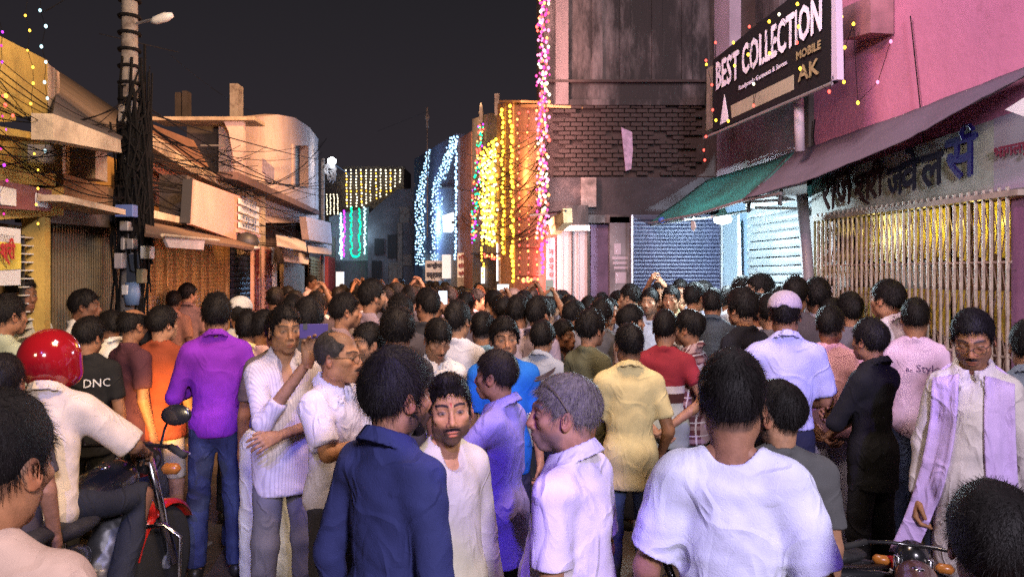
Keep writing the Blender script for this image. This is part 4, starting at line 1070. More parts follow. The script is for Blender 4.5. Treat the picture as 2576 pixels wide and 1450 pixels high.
# blue shutter facing us and lit galvanised shutter on the street line
s1 = thing('blue_roller_shutter', 'wide blue roller shutter facing the crowd left of the bright lamp', 'shutter')
b = MB(); FS(b, 1592, 540, 1818, 900, 8.06, .1); part(b, 'back_panel', m_blu, s1)
slats(s1, [U(1594, 545, 8.0), U(1814, 545, 8.0), U(1814, 870, 8.0), U(1594, 870, 8.0)], 60, m_blu, 'shutter_slat', .006, .9)
for x0 in (1588, 1814): b = MB(); FS(b, x0, 540, x0+5, 900, 7.95, .1); part(b, 'guide_rail', m_mtl, s1)
w1 = thing('blue_shop_pillar', 'pale blue pillar under the bright lamp between two shutters', 'pillar')
b = MB(); slab(b, [U(1819, 500, 7.92), U(1880, 500, 7.4), U(1880, 950, 7.4), U(1819, 950, 7.92)], .3); part(b, 'shaft', m_bwl, w1)
b = MB(); slab(b, [U(1820, 540, 7.86), U(1855, 540, 7.55), U(1855, 950, 7.55), U(1820, 950, 7.86)], .05); part(b, 'white_lit_face', mat('lit_pillar_face', (.24,.30,.36), .7), w1)  # paler slab carries the white-lit part of the pillar in its colour
b = MB(); b.tube([U(1858, 560, 7.4), U(1862, 730, 7.4)], .018); part(b, 'conduit', m_wht, w1)
s2 = thing('lit_roller_shutter', 'brightly lit galvanised roller shutter beside the white post', 'shutter')
b = MB(); RS(b, 1881, 520, 2040, 900, o=3.56, t=.1); part(b, 'back_panel', m_gal, s2)
slats(s2, quad(lambda a, y: PR(a, y, 3.5), 1882, 548, 2036, 900, lambda a: dR(a, 3.5)), 30, m_gal, 'shutter_slat', .013, .86)
b = MB(); RS(b, 1881, 500, 2045, 545, o=3.42, t=.2); part(b, 'shutter_box', m_gal, s2)

# ---------------- right: pink house with awning, signs and gate
R_ = thing('pink_house', 'tall pink house wall on the right above the long awning', 'house')
b = MB(); RS(b, 2026, -330, 2760, 500, t=.3, y0b=-900, y1b=500); part(b, 'upper_wall', m_ppk, R_)
b = MB(); RS(b, 1803, 220, 2026, 470, t=.3, y0b=130, y1b=470); part(b, 'middle_wall', mat('green_grey_wall', (.20,.17,.20), .85, var=.3, vscale=2, dirt=(.09,.09,.08)), R_)
b = MB(); RS(b, 1797, -300, 1835, 150, t=.3, y0b=-320, y1b=140); part(b, 'corner_pilaster', mat('lilac_pilaster', (.33,.26,.33), .85, var=.2), R_)
b = MB(); RS(b, 1835, -300, 2026, 220, o=3.62, t=.2, y0b=-420, y1b=130); part(b, 'window_wall', m_drk, R_)
b = MB(); RS(b, 1900, -20, 1960, 60, o=3.52, t=.1, y0b=-40, y1b=40); part(b, 'window', m_old, R_)
b = MB(); RS(b, 2018, 210, 2034, 470, o=3.44, t=.1, y0b=200, y1b=470); part(b, 'dark_joint', m_drk, R_)
b = MB(); RS(b, 2544, 500, 2800, 1600, o=3.42, t=.3); part(b, 'door_post', mat('purple_post', (.22,.10,.18), .8, var=.3), R_)
b = MB(); RS(b, 2040, 440, 2760, 560, o=3.5, t=.3, y0b=150, y1b=460); part(b, 'sign_backing', m_drk, R_)
b = MB()
for k in range(14):
    p = PR(2290+k*3, 40+k*28, 3.46); b.tube([p, PR(2293+k*3, 68+k*28, 3.46)], .004, 5)
part(b, 'wall_cable', m_wir, R_); b = MB(); b.tube([PR(2050, 300, 3.46), PR(2046, 340, 3.46), PR(2050, 385, 3.46)], .006, 5)
part(b, 'wall_cable', m_wir, R_)
ac = thing('meter_box', 'rusty meter box on the pink wall right of the black sign', 'box')
b = MB(); RS(b, 2120, 20, 2190, 100, o=3.3, t=.18, y0b=-10, y1b=82); part(b, 'box', mat('rust_brown_metal', (.30,.13,.15), .7, var=.4), ac)
# black sign BEST COLLECTION
o_ = 2.98
bsg = thing('shop_signboard', 'large black tilted shop sign reading BEST COLLECTION hung with lamps', 'signboard')
def PS(px, py, o=o_): return PR(px, py, o)
b = MB(); slab(b, [PS(1793, 152), PS(1793, 330), PS(2092, 207), PS(2092, -90)], .05); part(b, 'board', m_blk, bsg)
b = MB(); slab(b, [PS(2091, -100), PS(2091, 204), PS(2106, 200), PS(2100, -105)], .05); part(b, 'edge_strip', mat('lilac_edge', (.5,.42,.55), .5), bsg)
b = MB(); b.tube([PS(1772, 347, 2.92), PS(2092, 210, 2.92)], .014, 8); part(b, 'tube_rail', m_mtl, bsg)
b = MB(); slab(b, [PS(1775, 175, 3.0), PS(1792, 165, 3.0), PS(1792, 322, 3.0), PS(1775, 330, 3.0)], .05); part(b, 'worn_panel', mat('worn_cream', (.22,.19,.15), .8, var=.4, vscale=9), bsg)
m_ltr = mat('lilac_letters', (.80,.76,.90), .5, var=.12, vscale=9)
m_gle = mat('gold_letters', (.30,.24,.13), .5, var=.3, vscale=9)
dirS = SD*-1   # towards the camera along the street: left to right as we look
def on_sign(txt, xa, ya, xb, yb, hpx, m_, bold=.004, o=o_-.005):
    A_, B_ = PR(xa, ya, o), PR(xb, yb, o); H_ = hpx/F*dR(xa, o)
    return lettering(txt, A_, B_-A_, UP, H_, m_, bsg, width=(B_-A_).length, bold=bold)
on_sign('BEST', 1803, 226, 1860, 197, 66, m_ltr, .010)
on_sign('COLLECTION', 1869, 189, 2068, 75, 72, m_ltr, .010)
on_sign('Readymade Garments & Sarees', 1861, 231, 1982, 166, 15, m_ltr, .001)
on_sign('MOBILE', 2006, 152, 2067, 122, 20, m_gle, .004)
on_sign('AK', 2010, 206, 2062, 184, 36, m_gle, .006)
b = MB(); slab(b, [PS(1838, 266, o_-.004), PS(1996, 188, o_-.004), PS(1996, 226, o_-.004), PS(1841, 297, o_-.004)], .003); part(b, 'cream_panel', mat('cream_panel', (.34,.30,.22), .7, var=.15), bsg)
b = MB(); slab(b, [PS(1811, 314, o_-.004), PS(1822, 238, o_-.004), PS(1833, 302, o_-.004)], .003); part(b, 'spire_emblem', m_ltr, bsg)
# awnings
NI, NO = 3.44, 2.72
def PA(px, py, o): return PR(px, py, o)
aw = thing('long_awning', 'long grey cloth awning sloping over the gate and shutters', 'awning')
b = MB()
def grid_sheet(name, top, bot, m, parent, nx=26, ny=7, sag=.03, seed=1):
    r = random.Random(seed); V = []; n = len(top)-1
    def along(P, t):
        k = min(int(t*n), n-1); return P[k].lerp(P[k+1], t*n-k)
    for i in range(nx+1):
        a, c = along(top, i/nx), along(bot, i/nx)
        for j in range(ny+1):
            p = a.lerp(c, j/ny); p.z += -sag*math.sin(PI*j/ny)*(.6+.4*math.sin(i*1.1))+r.uniform(-.004, .004); V.append(p)
    Fs = [(i*(ny+1)+j, (i+1)*(ny+1)+j, (i+1)*(ny+1)+j+1, i*(ny+1)+j+1) for i in range(nx) for j in range(ny)]
    b = MB(); b.add(V, Fs); o = b.build(name, m, parent, smooth=True)
    md = o.modifiers.new('thickness', 'SOLIDIFY'); md.thickness = .006; return o
grid_sheet('cloth', [PA(1985, 386, NI), PA(2060, 362, NI), PA(2300, 276, NI), PA(2620, 152, NI), PA(2760, 90, NI)],
           [PA(1868, 500, 2.76), PA(2040, 450, 2.86), PA(2290, 345, 2.9), PA(2480, 240, 2.9), PA(2760, 90, 2.9)], m_grt, aw, 34, 8)
grid_sheet('green_cloth', [PA(1778, 452, NI), PA(1850, 430, NI), PA(1925, 408, NI), PA(2000, 380, NI)],
           [PA(1627, 560, NO), PA(1708, 545, 2.74), PA(1800, 522, 2.78), PA(1872, 500, 2.78)], m_grn, aw, 20, 6, .02)
b = MB(); b.tube([PA(1627, 563, NO), PA(1760, 538, 2.75), PA(1872, 503, 2.78), PA(1965, 486, 2.85)], .014)
b.tube([PA(1880, 414, 3.46), PA(1955, 384, 3.46), PA(2000, 373, 3.4)], .010); part(b, 'front_rail', m_mtl, aw)
for (xa, ya, xb, yb, oa, ob) in ((1720, 552, 1800, 545, 2.75, 3.4), (1790, 545, 1890, 528, 2.78, 3.4), (1870, 508, 2010, 500, 2.8, 3.4), (1900, 522, 2012, 524, 3.0, 3.42), (1640, 566, 1745, 548, 2.74, 2.9)):
    b = MB(); b.tube([PA(xa, ya, oa), PA(xb, yb, ob)], .012); part(b, 'strut', m_wht, aw)
for (x, y, hgt) in ((1882, 500, 34), (1962, 480, 36)):
    b = MB(); b.tube([PA(x+3, y-4, 2.86), PA(x, y+hgt, 2.86)], .016); part(b, 'hanger', m_dmt, aw)
b = MB(); slab(b, [PA(1876, 500, 2.95), PA(2030, 462, 2.98), PA(2030, 500, 3.4), PA(1876, 528, 3.4)], .02); part(b, 'inner_lining', m_wht, aw)
for (x, y) in ((1665, 553), (1632, 567)):
    b = MB(); b.lathe(PA(x, y, 2.74), [(.01, -.03), (.04, -.015), (.035, .015), (.01, .03)], 8); part(b, 'blue_tie', mat('blue_plastic', (.05,.12,.5), .4), aw, smooth=True)
rb = MB(); slab(rb, [PA(1738, 556, 2.76), PA(1746, 556, 2.76), PA(1749, 572, 2.76), PA(1744, 582, 2.76), PA(1738, 574, 2.76)], .01); o = part(rb, 'cloth_knot', m_wht, aw)
# bright lamp
LP = U(1818, 551, 7.0)
lp = thing('bright_shop_lamp', 'dazzling round white lamp hanging under the green awning', 'lamp')
b = MB(); b.lathe(LP, [(.03, -.045), (.075, -.03), (.085, 0), (.07, .025), (.02, .04)], 20); part(b, 'bulb', mat('lamp_glow', (1,1,1), .5, emit=(.78,.93,1), estr=30), lp, smooth=True)
b = MB(); b.lathe(LP+Vector((0, 0, .06)), [(.085, -.02), (.04, .0), (.02, .05)], 16); part(b, 'cap', m_wht, lp, smooth=True)
b = MB(); b.tube([LP+Vector((0, 0, .1)), LP+Vector((0, .05, .28))], .006); part(b, 'cord', m_wir, lp)
# white post
wp = thing('white_post', 'tall leaning white post between the lit shutter and the gate', 'post')
b = MB(); b.tube([PR(2008, 215, 3.1), PR(2012, 380, 3.15)], .038, 12); part(b, 'upper_tube', mat('lilac_tube', (.5,.43,.5), .5), wp, smooth=True)
b = MB(); b.tube([PR(2016, 470, 3.25), PR(2038, 760, 3.3), PR(2046, 1000, 3.3)], .045, 12); part(b, 'lower_tube', mat('grey_tube', (.22,.2,.22), .5), wp, smooth=True)
b = MB(); RS(b, 2030, 545, 2047, 900, o=3.40, t=.1); part(b, 'white_jamb', m_wht, wp)
# jeweller sign
js = thing('jeweller_signboard', 'long weathered sign with big dark lettering over the collapsible gate', 'signboard')
JO = 3.40
b = MB(); slab(b, [PR(2042, 455, JO), PR(2500, 300, JO), PR(2500, 480, JO), PR(2042, 540, JO)], .08); part(b, 'board', m_sgn, js)
b = MB(); slab(b, [PR(2500, 298, JO), PR(2760, 215, JO), PR(2760, 446, JO), PR(2500, 480, JO)], .08); part(b, 'lilac_end', m_lil, js)
b = MB(); slab(b, [PR(2042, 540, JO-.01), PR(2760, 446, JO-.01), PR(2760, 470, JO-.01), PR(2042, 549, JO-.01)], .05); part(b, 'lower_trim', m_mtl, js)
def jl(txt, xa, ya, xb, yb, hpx, m_, bold=.012):
    A_, B_ = PR(xa, ya, JO-.01), PR(xb, yb, JO-.01)
    return lettering(txt, A_, B_-A_, UP, hpx/F*dR(xa, JO), m_, js, width=(B_-A_).length, bold=bold, slab=.012)
m_brn = mat('brown_letters', (.06,.035,.035), .95, spec=0); m_ink = mat('ink_letters', (.035,.035,.055), .95, spec=0)
jl('राज', 2072, 534, 2148, 510, 82, m_brn, .009)
jl('श', 2154, 508, 2196, 495, 64, m_brn, .007); jl('री', 2188, 504, 2226, 488, 92, m_brn, .007)
b = MB(); slab(b, [PR(2160, 500, JO-.012), PR(2166, 496, JO-.012), PR(2188, 510, JO-.012), PR(2182, 514, JO-.012)], .004); part(b, 'lettering', m_brn, js)
jl('ज', 2236, 496, 2276, 484, 66, m_ink, .008); jl('वे', 2270, 486, 2316, 472, 104, m_ink, .008); jl('ल', 2322, 474, 2378, 460, 76, m_ink, .009)
jl('स', 2384, 456, 2462, 438, 98, m_txn, .011); 
b = MB(); b.tube([PR(2425, 352, JO-.02), PR(2418, 335, JO-.02), PR(2426, 318, JO-.02), PR(2440, 315, JO-.02), PR(2448, 326, JO-.02)], .014, 6); part(b, 'lettering', m_txn, js)
jl('भागलपुर', 2506, 408, 2610, 388, 34, mat('wine_letters', (.25,.02,.06), .6), .004)
# white lamp shade on the far right
sh_ = thing('white_panel_lamp', 'white tilted panel in the upper right corner over the sign', 'panel')
b = MB(); slab(b, [PR(2528, 276, 2.9), PR(2600, 230, 2.9), PR(2600, 310, 2.9), PR(2574, 292, 2.9)], .03); part(b, 'panel', m_wht, sh_)
# gate
gt = thing('collapsible_gate', 'tall collapsible steel gate of many upright bars under the jeweller sign', 'gate')
GO = 3.36
PA0, PA1 = PR(2052, HY, GO), PR(2545, HY, GO); zt = 2.37
n = 34
bars(gt, PA0, PA1, .12, zt, n, m_gtb, 'gate_bar', .0078)
me = None
L_ = (PA1-PA0).length/n; dr = (PA1-PA0).normalized()
for row, z in enumerate((.45, .95, 1.42, 1.80, 2.12)):
    for i in range(n-1):
        p = PA0+dr*(L_*(i+1)); p = Vector((p.x, p.y, z))+RT*.012
        for s_ in (1, -1):
            if me is None or s_ not in me:
                me = me or {}; b = MB(); v0 = -dr*L_*.5+UP*s_*.13; v1 = dr*L_*.5-UP*s_*.13; nn = RT*.004
                w = UP*.014; b.add([v0-w, v1-w, v1+w, v0+w, v0-w+nn, v1-w+nn, v1+w+nn, v0+w+nn], [(0,1,2,3),(4,5,6,7),(0,1,5,4),(2,3,7,6),(1,2,6,5),(0,3,7,4)])
                if i+n*row > 150: continue
                o = b.build('lattice_strip', m_gtb, gt); me[s_] = o.data; o.location = p
            else: o = link('lattice_strip', me[s_], None, gt); o.location = p
b = MB(); 
for z in (1.42, 1.95): b.box((PA0+PA1)/2*Vector((1, 1, 0)) if False else ((PA0.x+PA1.x)/2, (PA0.y+PA1.y)/2, z), (.006, (PA1-PA0).length, .012), Matrix.Rotation(math.atan2(-dr.x, dr.y) if dr.y > 0 else math.atan2(dr.x, -dr.y), 3, 'Z'))
part(b, 'rivet_rail', m_gtb, gt)
b = MB(); RS(b, 2046, 546, 2560, 556, o=GO-.02, t=.06); part(b, 'top_channel', m_gtb, gt)
ys = thing('yellow_inner_shutter', 'shiny yellow and maroon inner shutter seen between the gate bars', 'shutter')
b = MB(); RS(b, 2046, 545, 2560, 1100, o=3.62, t=.05); part(b, 'back_panel', mat('inner_brown', (.09,.05,.035), .7, var=.4, vscale=5), ys)
tl, tr, br, bl = quad(lambda a, y: PR(a, y, 3.58), 2052, 552, 2552, 1000, lambda a: dR(a, 3.58))
for (t0, t1, m_) in ((.28, .335, m_gld), (.345, .4, m_gld), (.41, .47, m_gld), (.48, .54, m_gld), (.55, .61, m_gld), (.62, .675, m_gld), (.69, .75, m_gld), (.18, .24, m_org), (.1, .13, m_mar), (.77, .825, m_gld), (.85, .905, m_gld), (.93, .985, m_gld)):
    for (z0, z1) in ((1.98, 2.32), (1.48, 1.78), (1.0, 1.3)):
        a_, c_ = tl.lerp(tr, t0), tl.lerp(tr, t1)
        b = MB(); slab(b, [Vector((a_.x, a_.y, z1)), Vector((c_.x, c_.y, z1)), Vector((c_.x+.0, c_.y, z0-.02)), Vector((a_.x, a_.y, z0+.03))], .01); part(b, 'yellow_strip', m_, ys)
# steps by the gate
stp = MB(); stp.prism([PR(2200, HY, 3.30)*Vector((1,1,0)), PR(2760, HY, 3.30)*Vector((1,1,0)), PR(2760, HY, 2.9)*Vector((1,1,0)), PR(2200, HY, 2.9)*Vector((1,1,0))], (0, 0, .14))
o = stp.build('tiled_step', mat('pale_tile', (.45,.42,.38), .4, var=.3, vscale=30), None); tag(o, 'pale tiled step at the foot of the collapsible gate', 'step')

# ---------------- utility pole
pd = 6.6
up_ = thing('utility_pole', 'concrete utility pole on the left wrapped in cables and meter boxes', 'utility pole')
base = U(326, HY, pd); base.z = 0
b = MB(); b.tube([base, base+Vector((0, 0, 5.6))], [.085, .062], 12); part(b, 'shaft', m_pol, up_, smooth=True)
r = random.Random(11); b = MB()
for k in range(150):   # cable mass
    z0 = r.uniform(2.35, 3.35); a = r.uniform(0, 6.3); rad = r.uniform(.06, .15)
    pts = [base+Vector((.05+math.cos(a+q*.5)*rad, math.sin(a+q*.5)*rad, z0+q*r.uniform(-.25, .2))) for q in range(5)]
    b.tube(pts, r.uniform(.006, .014), 5)
for k in range(26):
    a = r.uniform(0, 6.3); z0 = r.uniform(1.9, 3.3); pts = [base+Vector((math.cos(a)*.13+.03*math.sin(q*2+k), math.sin(a)*.13, z0-q*.35)) for q in range(5)]
    b.tube(pts, .009, 5)
for k in range(14): 
    z0 = 3.3+k*.15; b.lathe(base+Vector((0, 0, z0)), [(.098, -.012), (.102, 0), (.098, .012)], 10)
o = part(b, 'cable_mass', m_wir, up_); o['kind'] = 'stuff'
for (x0, y0, x1, y1, m_, dd) in ((288, 514, 334, 545, mat('blue_box', (.08,.13,.34), .5, var=.2), .22), (300, 556, 322, 580, m_mtl, .2), (352, 618, 377, 650, m_wht, .15), (286, 636, 306, 675, mat('grey_box', (.26,.24,.26), .6, var=.3), .2), (305, 716, 320, 741, m_wht, .2), (296, 262, 312, 305, m_pol, .12),
                             (302, 598, 312, 628, m_mtl, .2), (318, 600, 334, 626, m_mtl, .2), (342, 676, 358, 712, mat('dull_yellow', (.22,.2,.12), .6, var=.3), .14)):
    b = MB(); FS(b, x0, y0, x1, y1, pd-dd, .09); part(b, 'meter_box', m_, up_, bevel=.006)
b = MB(); b.lathe(U(332, 738, pd-.12), [(.055, -.10), (.07, 0), (.055, .10)], 10); part(b, 'blue_pot', mat('blue_pot', (.12,.2,.36), .5), up_, smooth=True)
b = MB(); FS(b, 318, 640, 350, 750, pd-.08, .06); part(b, 'dark_box', mat('slate_box', (.03,.04,.06), .6), up_)
b = MB(); b.tube([U(340, 60, pd), U(372, 52, pd-.1), U(398, 47, pd-.2)], .012); part(b, 'lamp_arm', m_mtl, up_)
b = MB(); b.lathe(U(407, 46, pd-.22), [(.015, -.10), (.035, -.06), (.04, .04), (.02, .1)], 12, Matrix.Rotation(math.radians(72), 3, 'Y')); part(b, 'lamp_head', mat('lamp_housing', (.55,.55,.52), .5), up_, smooth=True)
# ---------------- wires
def wire(P, Q, sag, r_=.006, n=16, label='dark overhead cable sagging over the street', grp='overhead cables across the street'):
    P, Q = Vector(P), Vector(Q); b = MB()
    b.tube([P.lerp(Q, i/n)+Vector((0, 0, -sag*4*(i/n)*(1-i/n))) for i in range(n+1)], r_, 4, cap=False)
    o = b.build('cable', m_wir, None); tag(o, label, 'cable', grp); return o
r = random.Random(21)
pt = lambda z: base+Vector((0.02, -.05, z))
for k in range(20):   # from the yellow house side to the pole
    y0 = 120+k*16+r.uniform(-8, 8); z = r.uniform(2.5, 3.5)
    wire(U(-40, y0, 3.9+r.uniform(-.3, .6)), pt(z), r.uniform(.02, .22), r.choice((.003, .004, .005)), label='dark cable strung from the left edge to the utility pole', grp='cables from the left edge to the pole')
for k in range(20):   # pole along the left house row
    z = r.uniform(2.5, 3.5); px = r.uniform(798, 830)
    wire(pt(z), U(px, 690-(r.uniform(2.6, 6.0)-1.88)*F/22 , 22), r.uniform(.05, .7), r.choice((.006, .008, .009)), label='dark cable running from the pole along the left house row', grp='cables along the left house row')
for k in range(10):
    wire(pt(r.uniform(2.6, 3.4)), PL(r.uniform(560, 760), r.uniform(360, 470), .3), r.uniform(.0, .25), .005, label='dark cable running from the pole along the left house row', grp='cables along the left house row')
for k in range(24):   # right terrace to the tall building
    d1_ = r.uniform(13, 20); y1 = r.uniform(330, 560)
    wire(U(1374+r.uniform(0, 10), r.uniform(300, 560), 8.25), U(r.uniform(1150, 1240), y1, d1_), r.uniform(.05, .5), .007, label='dark cable strung from the tall building over the lamp strings', grp='cables over the lamp strings')
for k in range(3):
    wire(U(1374, 540+k*12, 8.2), U(1190+k*10, 505, 17), .5, .007, label='dark cable strung from the tall building over the lamp strings', grp='cables over the lamp strings')
for (a, c, sg_) in ((U(250, 85, 7), U(450, 132, 9), .0), (U(110, 30, 5), pt(5.0), .1), (U(430, 140, 9), U(660, 290, 16), .1), (U(1075, 280, 20), U(950, 330, 26), .0)):
    wire(a, c, sg_, .004, label='thin faint wire against the night sky', grp='thin wires against the sky')
# far street lamp with curly cables
fl = thing('far_street_lamp', 'glaring white street lamp on a bracket at the end of the left row', 'street lamp')
b = MB(); b.lathe(U(835, 405, 23), [(.02, -.12), (.12, -.06), (.13, .05), (.03, .12)], 12); part(b, 'bulb', mat('street_glow', (1,1,1), .5, emit=(.9,.96,1), estr=14), fl, smooth=True)
pb = U(812, HY, 23.5); pb.z = 0
b = MB(); b.tube([pb, pb+Vector((0, 0, 5.6))], .06, 8); b.tube([pb+Vector((0, 0, 5.3)), U(835, 402, 23)], .03, 6); part(b, 'pole', m_pol, fl)
r = random.Random(4); b = MB()
for k in range(16):
    a0 = r.uniform(0, 6); pts = []
    for q in range(9): pts.append(U(826+12*math.cos(a0+q*.8)+q*1.2, 425+14*math.sin(a0+q*.8)+q*r.uniform(-1, 3), 23))
    b.tube(pts, .012, 4)
b.tube([U(840, 412, 23), U(880, 440, 26), U(905, 452, 30)], .015, 4)
part(b, 'coiled_cable', m_mtl, fl)
# finials
for (x, y, d) in ((1075, 268, 22), (1210, 258, 15)):
    f_ = MB(); s_ = d/F; c = U(x, y+26, d)
    f_.lathe(c, [(3*s_, -26*s_), (2.5*s_, -8*s_), (6*s_, -4*s_), (6*s_, 2*s_), (2.5*s_, 6*s_), (4.5*s_, 14*s_), (1*s_, 26*s_)], 10)
    f_.tube([Vector((c.x, c.y, 3)), c+Vector((0, 0, -25*s_))], .02, 6)
    o = f_.build('spire_finial', m_pol, None, smooth=True); tag(o, 'pale ringed finial against the sky, %s' % ('above the blue lamps' if x < 1100 else 'beside the multicoloured lamps'), 'finial')

# ---------------- lamp strings
def bulb_mat(name, c, s): return mat('bulb_'+name, (.02,.02,.02), .5, spec=0, emit=c, estr=s)
BM = {'white': bulb_mat('white', (1,.88,.60), 3.2), 'warm': bulb_mat('warm', (1,.50,.04), 5), 'blue': bulb_mat('blue', (.32,.60,1), 4), 'cyan': bulb_mat('cyan', (.55,.92,1), 2.4),
      'yellow': bulb_mat('yellow', (1,.56,.03), 7), 'green': bulb_mat('green', (.0,.85,.33), 2.6), 'violet': bulb_mat('violet', (.55,.04,1), 2.6), 'magenta': bulb_mat('magenta', (1,.03,.40), 1.6),
      'red': bulb_mat('red', (1,.07,.05), 4.5), 'pink': bulb_mat('pink', (1,.26,.55), 2.4), 'orange': bulb_mat('orange', (1,.32,.08), 4.5)}
def strand(label, P, Q, n, r_, cols, group, jit=0, seed=0, sag=0, drop_=0):
    """one string of lamps: a wire with its bulbs"""
    r = random.Random(seed*31+int(P.x*100)+int(P.z*50)); P, Q = Vector(P), Vector(Q)
    mbs = {}; pts = []
    for i in range(n):
        t = (i+.5)/n; p = P.lerp(Q, t)+Vector((0, 0, -sag*4*t*(1-t)))+Vector((r.uniform(-jit, jit), r.uniform(-jit, 0), r.uniform(-jit, jit)*.6))
        pts.append(p); c = cols[i % len(cols)] if isinstance(cols, tuple) else r.choice(cols)
        rr_ = r_*r.uniform(.75, 1.25)
        mbs.setdefault(c, MB()).lathe(p, [(rr_*.3, -rr_*1.2), (rr_, -rr_*.3), (rr_*.8, rr_*.6), (rr_*.2, rr_*1.1)], 6)
    b = MB(); step = max(1, n//14); b.tube([P]+pts[::step]+[Q], r_*.22, 3, cap=False)
    root = b.build('lamp_string', m_wir, None); tag(root, label, 'string light', group)
    for c, mb in mbs.items():
        o = mb.build('bulbs', BM[c], root, smooth=True); o['kind'] = 'stuff'
for m_ in BM.values():
    m_.cycles.emission_sampling = 'NONE'
for k in range(12):
    x = 871+k*12.4; top = 424; bot = 522 if x < 905 else (520-(x-905)*.42 if x < 975 else 490-(x-975)*.9)
    strand('yellow white lamp string hanging on the dark far house', U(x, top, 41.5), U(x+r.uniform(-2, 2), bot, 41.5), int((bot-top)/7.2), .040, ('white',)*7+('warm',) if k % 3 else ('white', 'warm'), 'yellow white lamp strings on the far dark house', .02, k)
for k in range(4):
    strand('short whitish lamp string beside the street lamp', U(822+k*9, 487, 40), U(823+k*9, 540, 40), 11, .03, ('white',), 'short lamp strings beside the far street lamp', .02, k)
for (x, y0, y1, c, l) in ((858, 535, 650, 'cyan', 'cold white'), (868, 530, 645, 'violet', 'violet'), (884, 520, 640, 'green', 'left green'), (905, 522, 640, 'green', 'right green'), (918, 520, 640, 'cyan', 'pale cyan')):
    strand(l+' lamp string on the low pale far house', U(x, y0, 35.4), U(x-(4 if c == 'violet' else 0), y1, 35.4), 30, .042, (c,), None, .05, int(x))
strand('green lamp garland looping between the two green strings', U(884, 640, 35.3), U(905, 640, 35.3), 12, .04, ('green',), None, .02, 5, sag=.1)
strand('cold white lamp cluster next to the violet string', U(862, 560, 35.3), U(857, 650, 35.3), 26, .045, ('cyan',), None, .07, 7)
def bundle(label, group, tl, tr, bl, br, n, per, r_, cols, jit):
    for k in range(n):
        t = (k+.5)/n
        P = U(tl[0]*(1-t)+tr[0]*t, tl[1]*(1-t)+tr[1]*t, tl[2]*(1-t)+tr[2]*t); Q = U(bl[0]*(1-t)+br[0]*t, bl[1]*(1-t)+br[1]*t, bl[2]*(1-t)+br[2]*t)
        strand(label, P, Q, per, r_, cols, group, jit, k+7)
bundle('cold blue lamp string of the left slanting bundle', 'left bundle of blue lamp strings', (1072, 384, 27.6), (1090, 372, 26.6), (1046, 500, 30), (1070, 480, 28), 5, 16, .028, ('blue', 'cyan', 'blue'), .05)
bundle('cold blue lamp string of the left upright bundle', 'left upright bundle of blue lamp strings', (1045, 500, 30), (1070, 480, 28), (1046, 665, 30), (1066, 668, 28.4), 5, 24, .028, ('blue', 'cyan', 'blue'), .05)
bundle('cold blue lamp string of the right slanting bundle', 'right bundle of blue lamp strings', (1136, 345, 20.6), (1152, 340, 19.4), (1083, 480, 26), (1120, 470, 23), 6, 20, .024, ('blue', 'cyan', 'blue'), .04)
bundle('cold blue lamp string of the right upright bundle', 'right upright bundle of blue lamp strings', (1084, 480, 26), (1118, 470, 23), (1084, 672, 26), (1118, 668, 23.4), 6, 27, .025, ('blue', 'cyan', 'cyan'), .05)
strand('single blue lamp string left of the salmon house', U(1148, 350, 19.6), U(1146, 655, 19.6), 36, .032, ('blue',), None, .02, 3)
bundle('multicoloured lamp string on the narrow grey house', 'multicoloured lamp strings', (1208, 312, 14.4), (1212, 310, 14.4), (1184, 600, 16), (1194, 612, 15.4), 2, 60, .020, ['green', 'red', 'violet', 'orange', 'green'], .06)
bundle('dense yellow lamp string of the glowing column', 'dense yellow lamp strings', (1210, 392, 14.4), (1248, 345, 12.6), (1212, 600, 14.4), (1246, 618, 12.8), 9, 40, .021, ('yellow', 'yellow', 'white'), .05)
strand('yellow lamp string trailing below the glowing column', U(1212, 600, 14.2), U(1216, 700, 14.2), 12, .022, ('warm',), None, .02, 3)
strand('tangle of red lamps over the dark doorway', U(1222, 640, 13.4), U(1250, 652, 12.4), 22, .015, ('red', 'orange'), None, .06, 3)
strand('left string of large yellow lamps on the orange house', U(1263, 270, 11.9), U(1266, 640, 11.9), 32, .024, ('yellow',), 'single strings of large yellow lamps', .02, 3)
strand('right string of large yellow lamps on the orange house', U(1285, 262, 10.9), U(1291, 712, 10.9), 36, .024, ('yellow',), 'single strings of large yellow lamps', .02, 4)
for k, x in enumerate((1304, 1328, 1349)):
    strand(['left', 'middle', 'right'][k]+' sparse string of small red lamps on the salmon wall', U(x, 275, dF(x)-.2), U(x+3, 708, dF(x)-.2), 26, .014, ('red', 'orange'), 'sparse red lamp strings', .02, k)
bundle('pink and magenta lamp string on the corner of the tall building', 'pink lamp strings on the tall corner', (1358, -60, 8.2), (1376, -60, 8.1), (1356, 600, 8.2), (1372, 610, 8.1), 4, 84, .015, ['pink', 'magenta', 'magenta', 'orange', 'pink', 'red', 'magenta', 'white'], .045)
strand('violet lamp string below the pink lamps', U(1363, 610, 8.1), U(1366, 690, 8.1), 7, .017, ('violet',), None, .01, 3)
strand('glaring red lamps at the foot of the salmon wall', U(1312, 706, 9.8), U(1346, 700, 9.0), 7, .022, ('red', 'orange'), None, .02, 3)
strand('left upright lamp string over the yellow house', U(-2, -30, 4.4), U(12, 560, 4.5), 14, .008, ('violet', 'magenta'), None, .03, 3)
strand('middle upright lamp string over the yellow house', U(68, -30, 4.6), U(100, 580, 4.8), 14, .008, ('warm',), None, .02, 3)
strand('right upright lamp string over the yellow house', U(106, -40, 4.9), U(124, 400, 5), 10, .009, ('cyan',), None, .02, 3)
strand('faint red and yellow lamp string by the yellow sign', U(2, 230, 4.5), U(22, 300, 4.5), 5, .011, ('red', 'warm'), None, .04, 9)
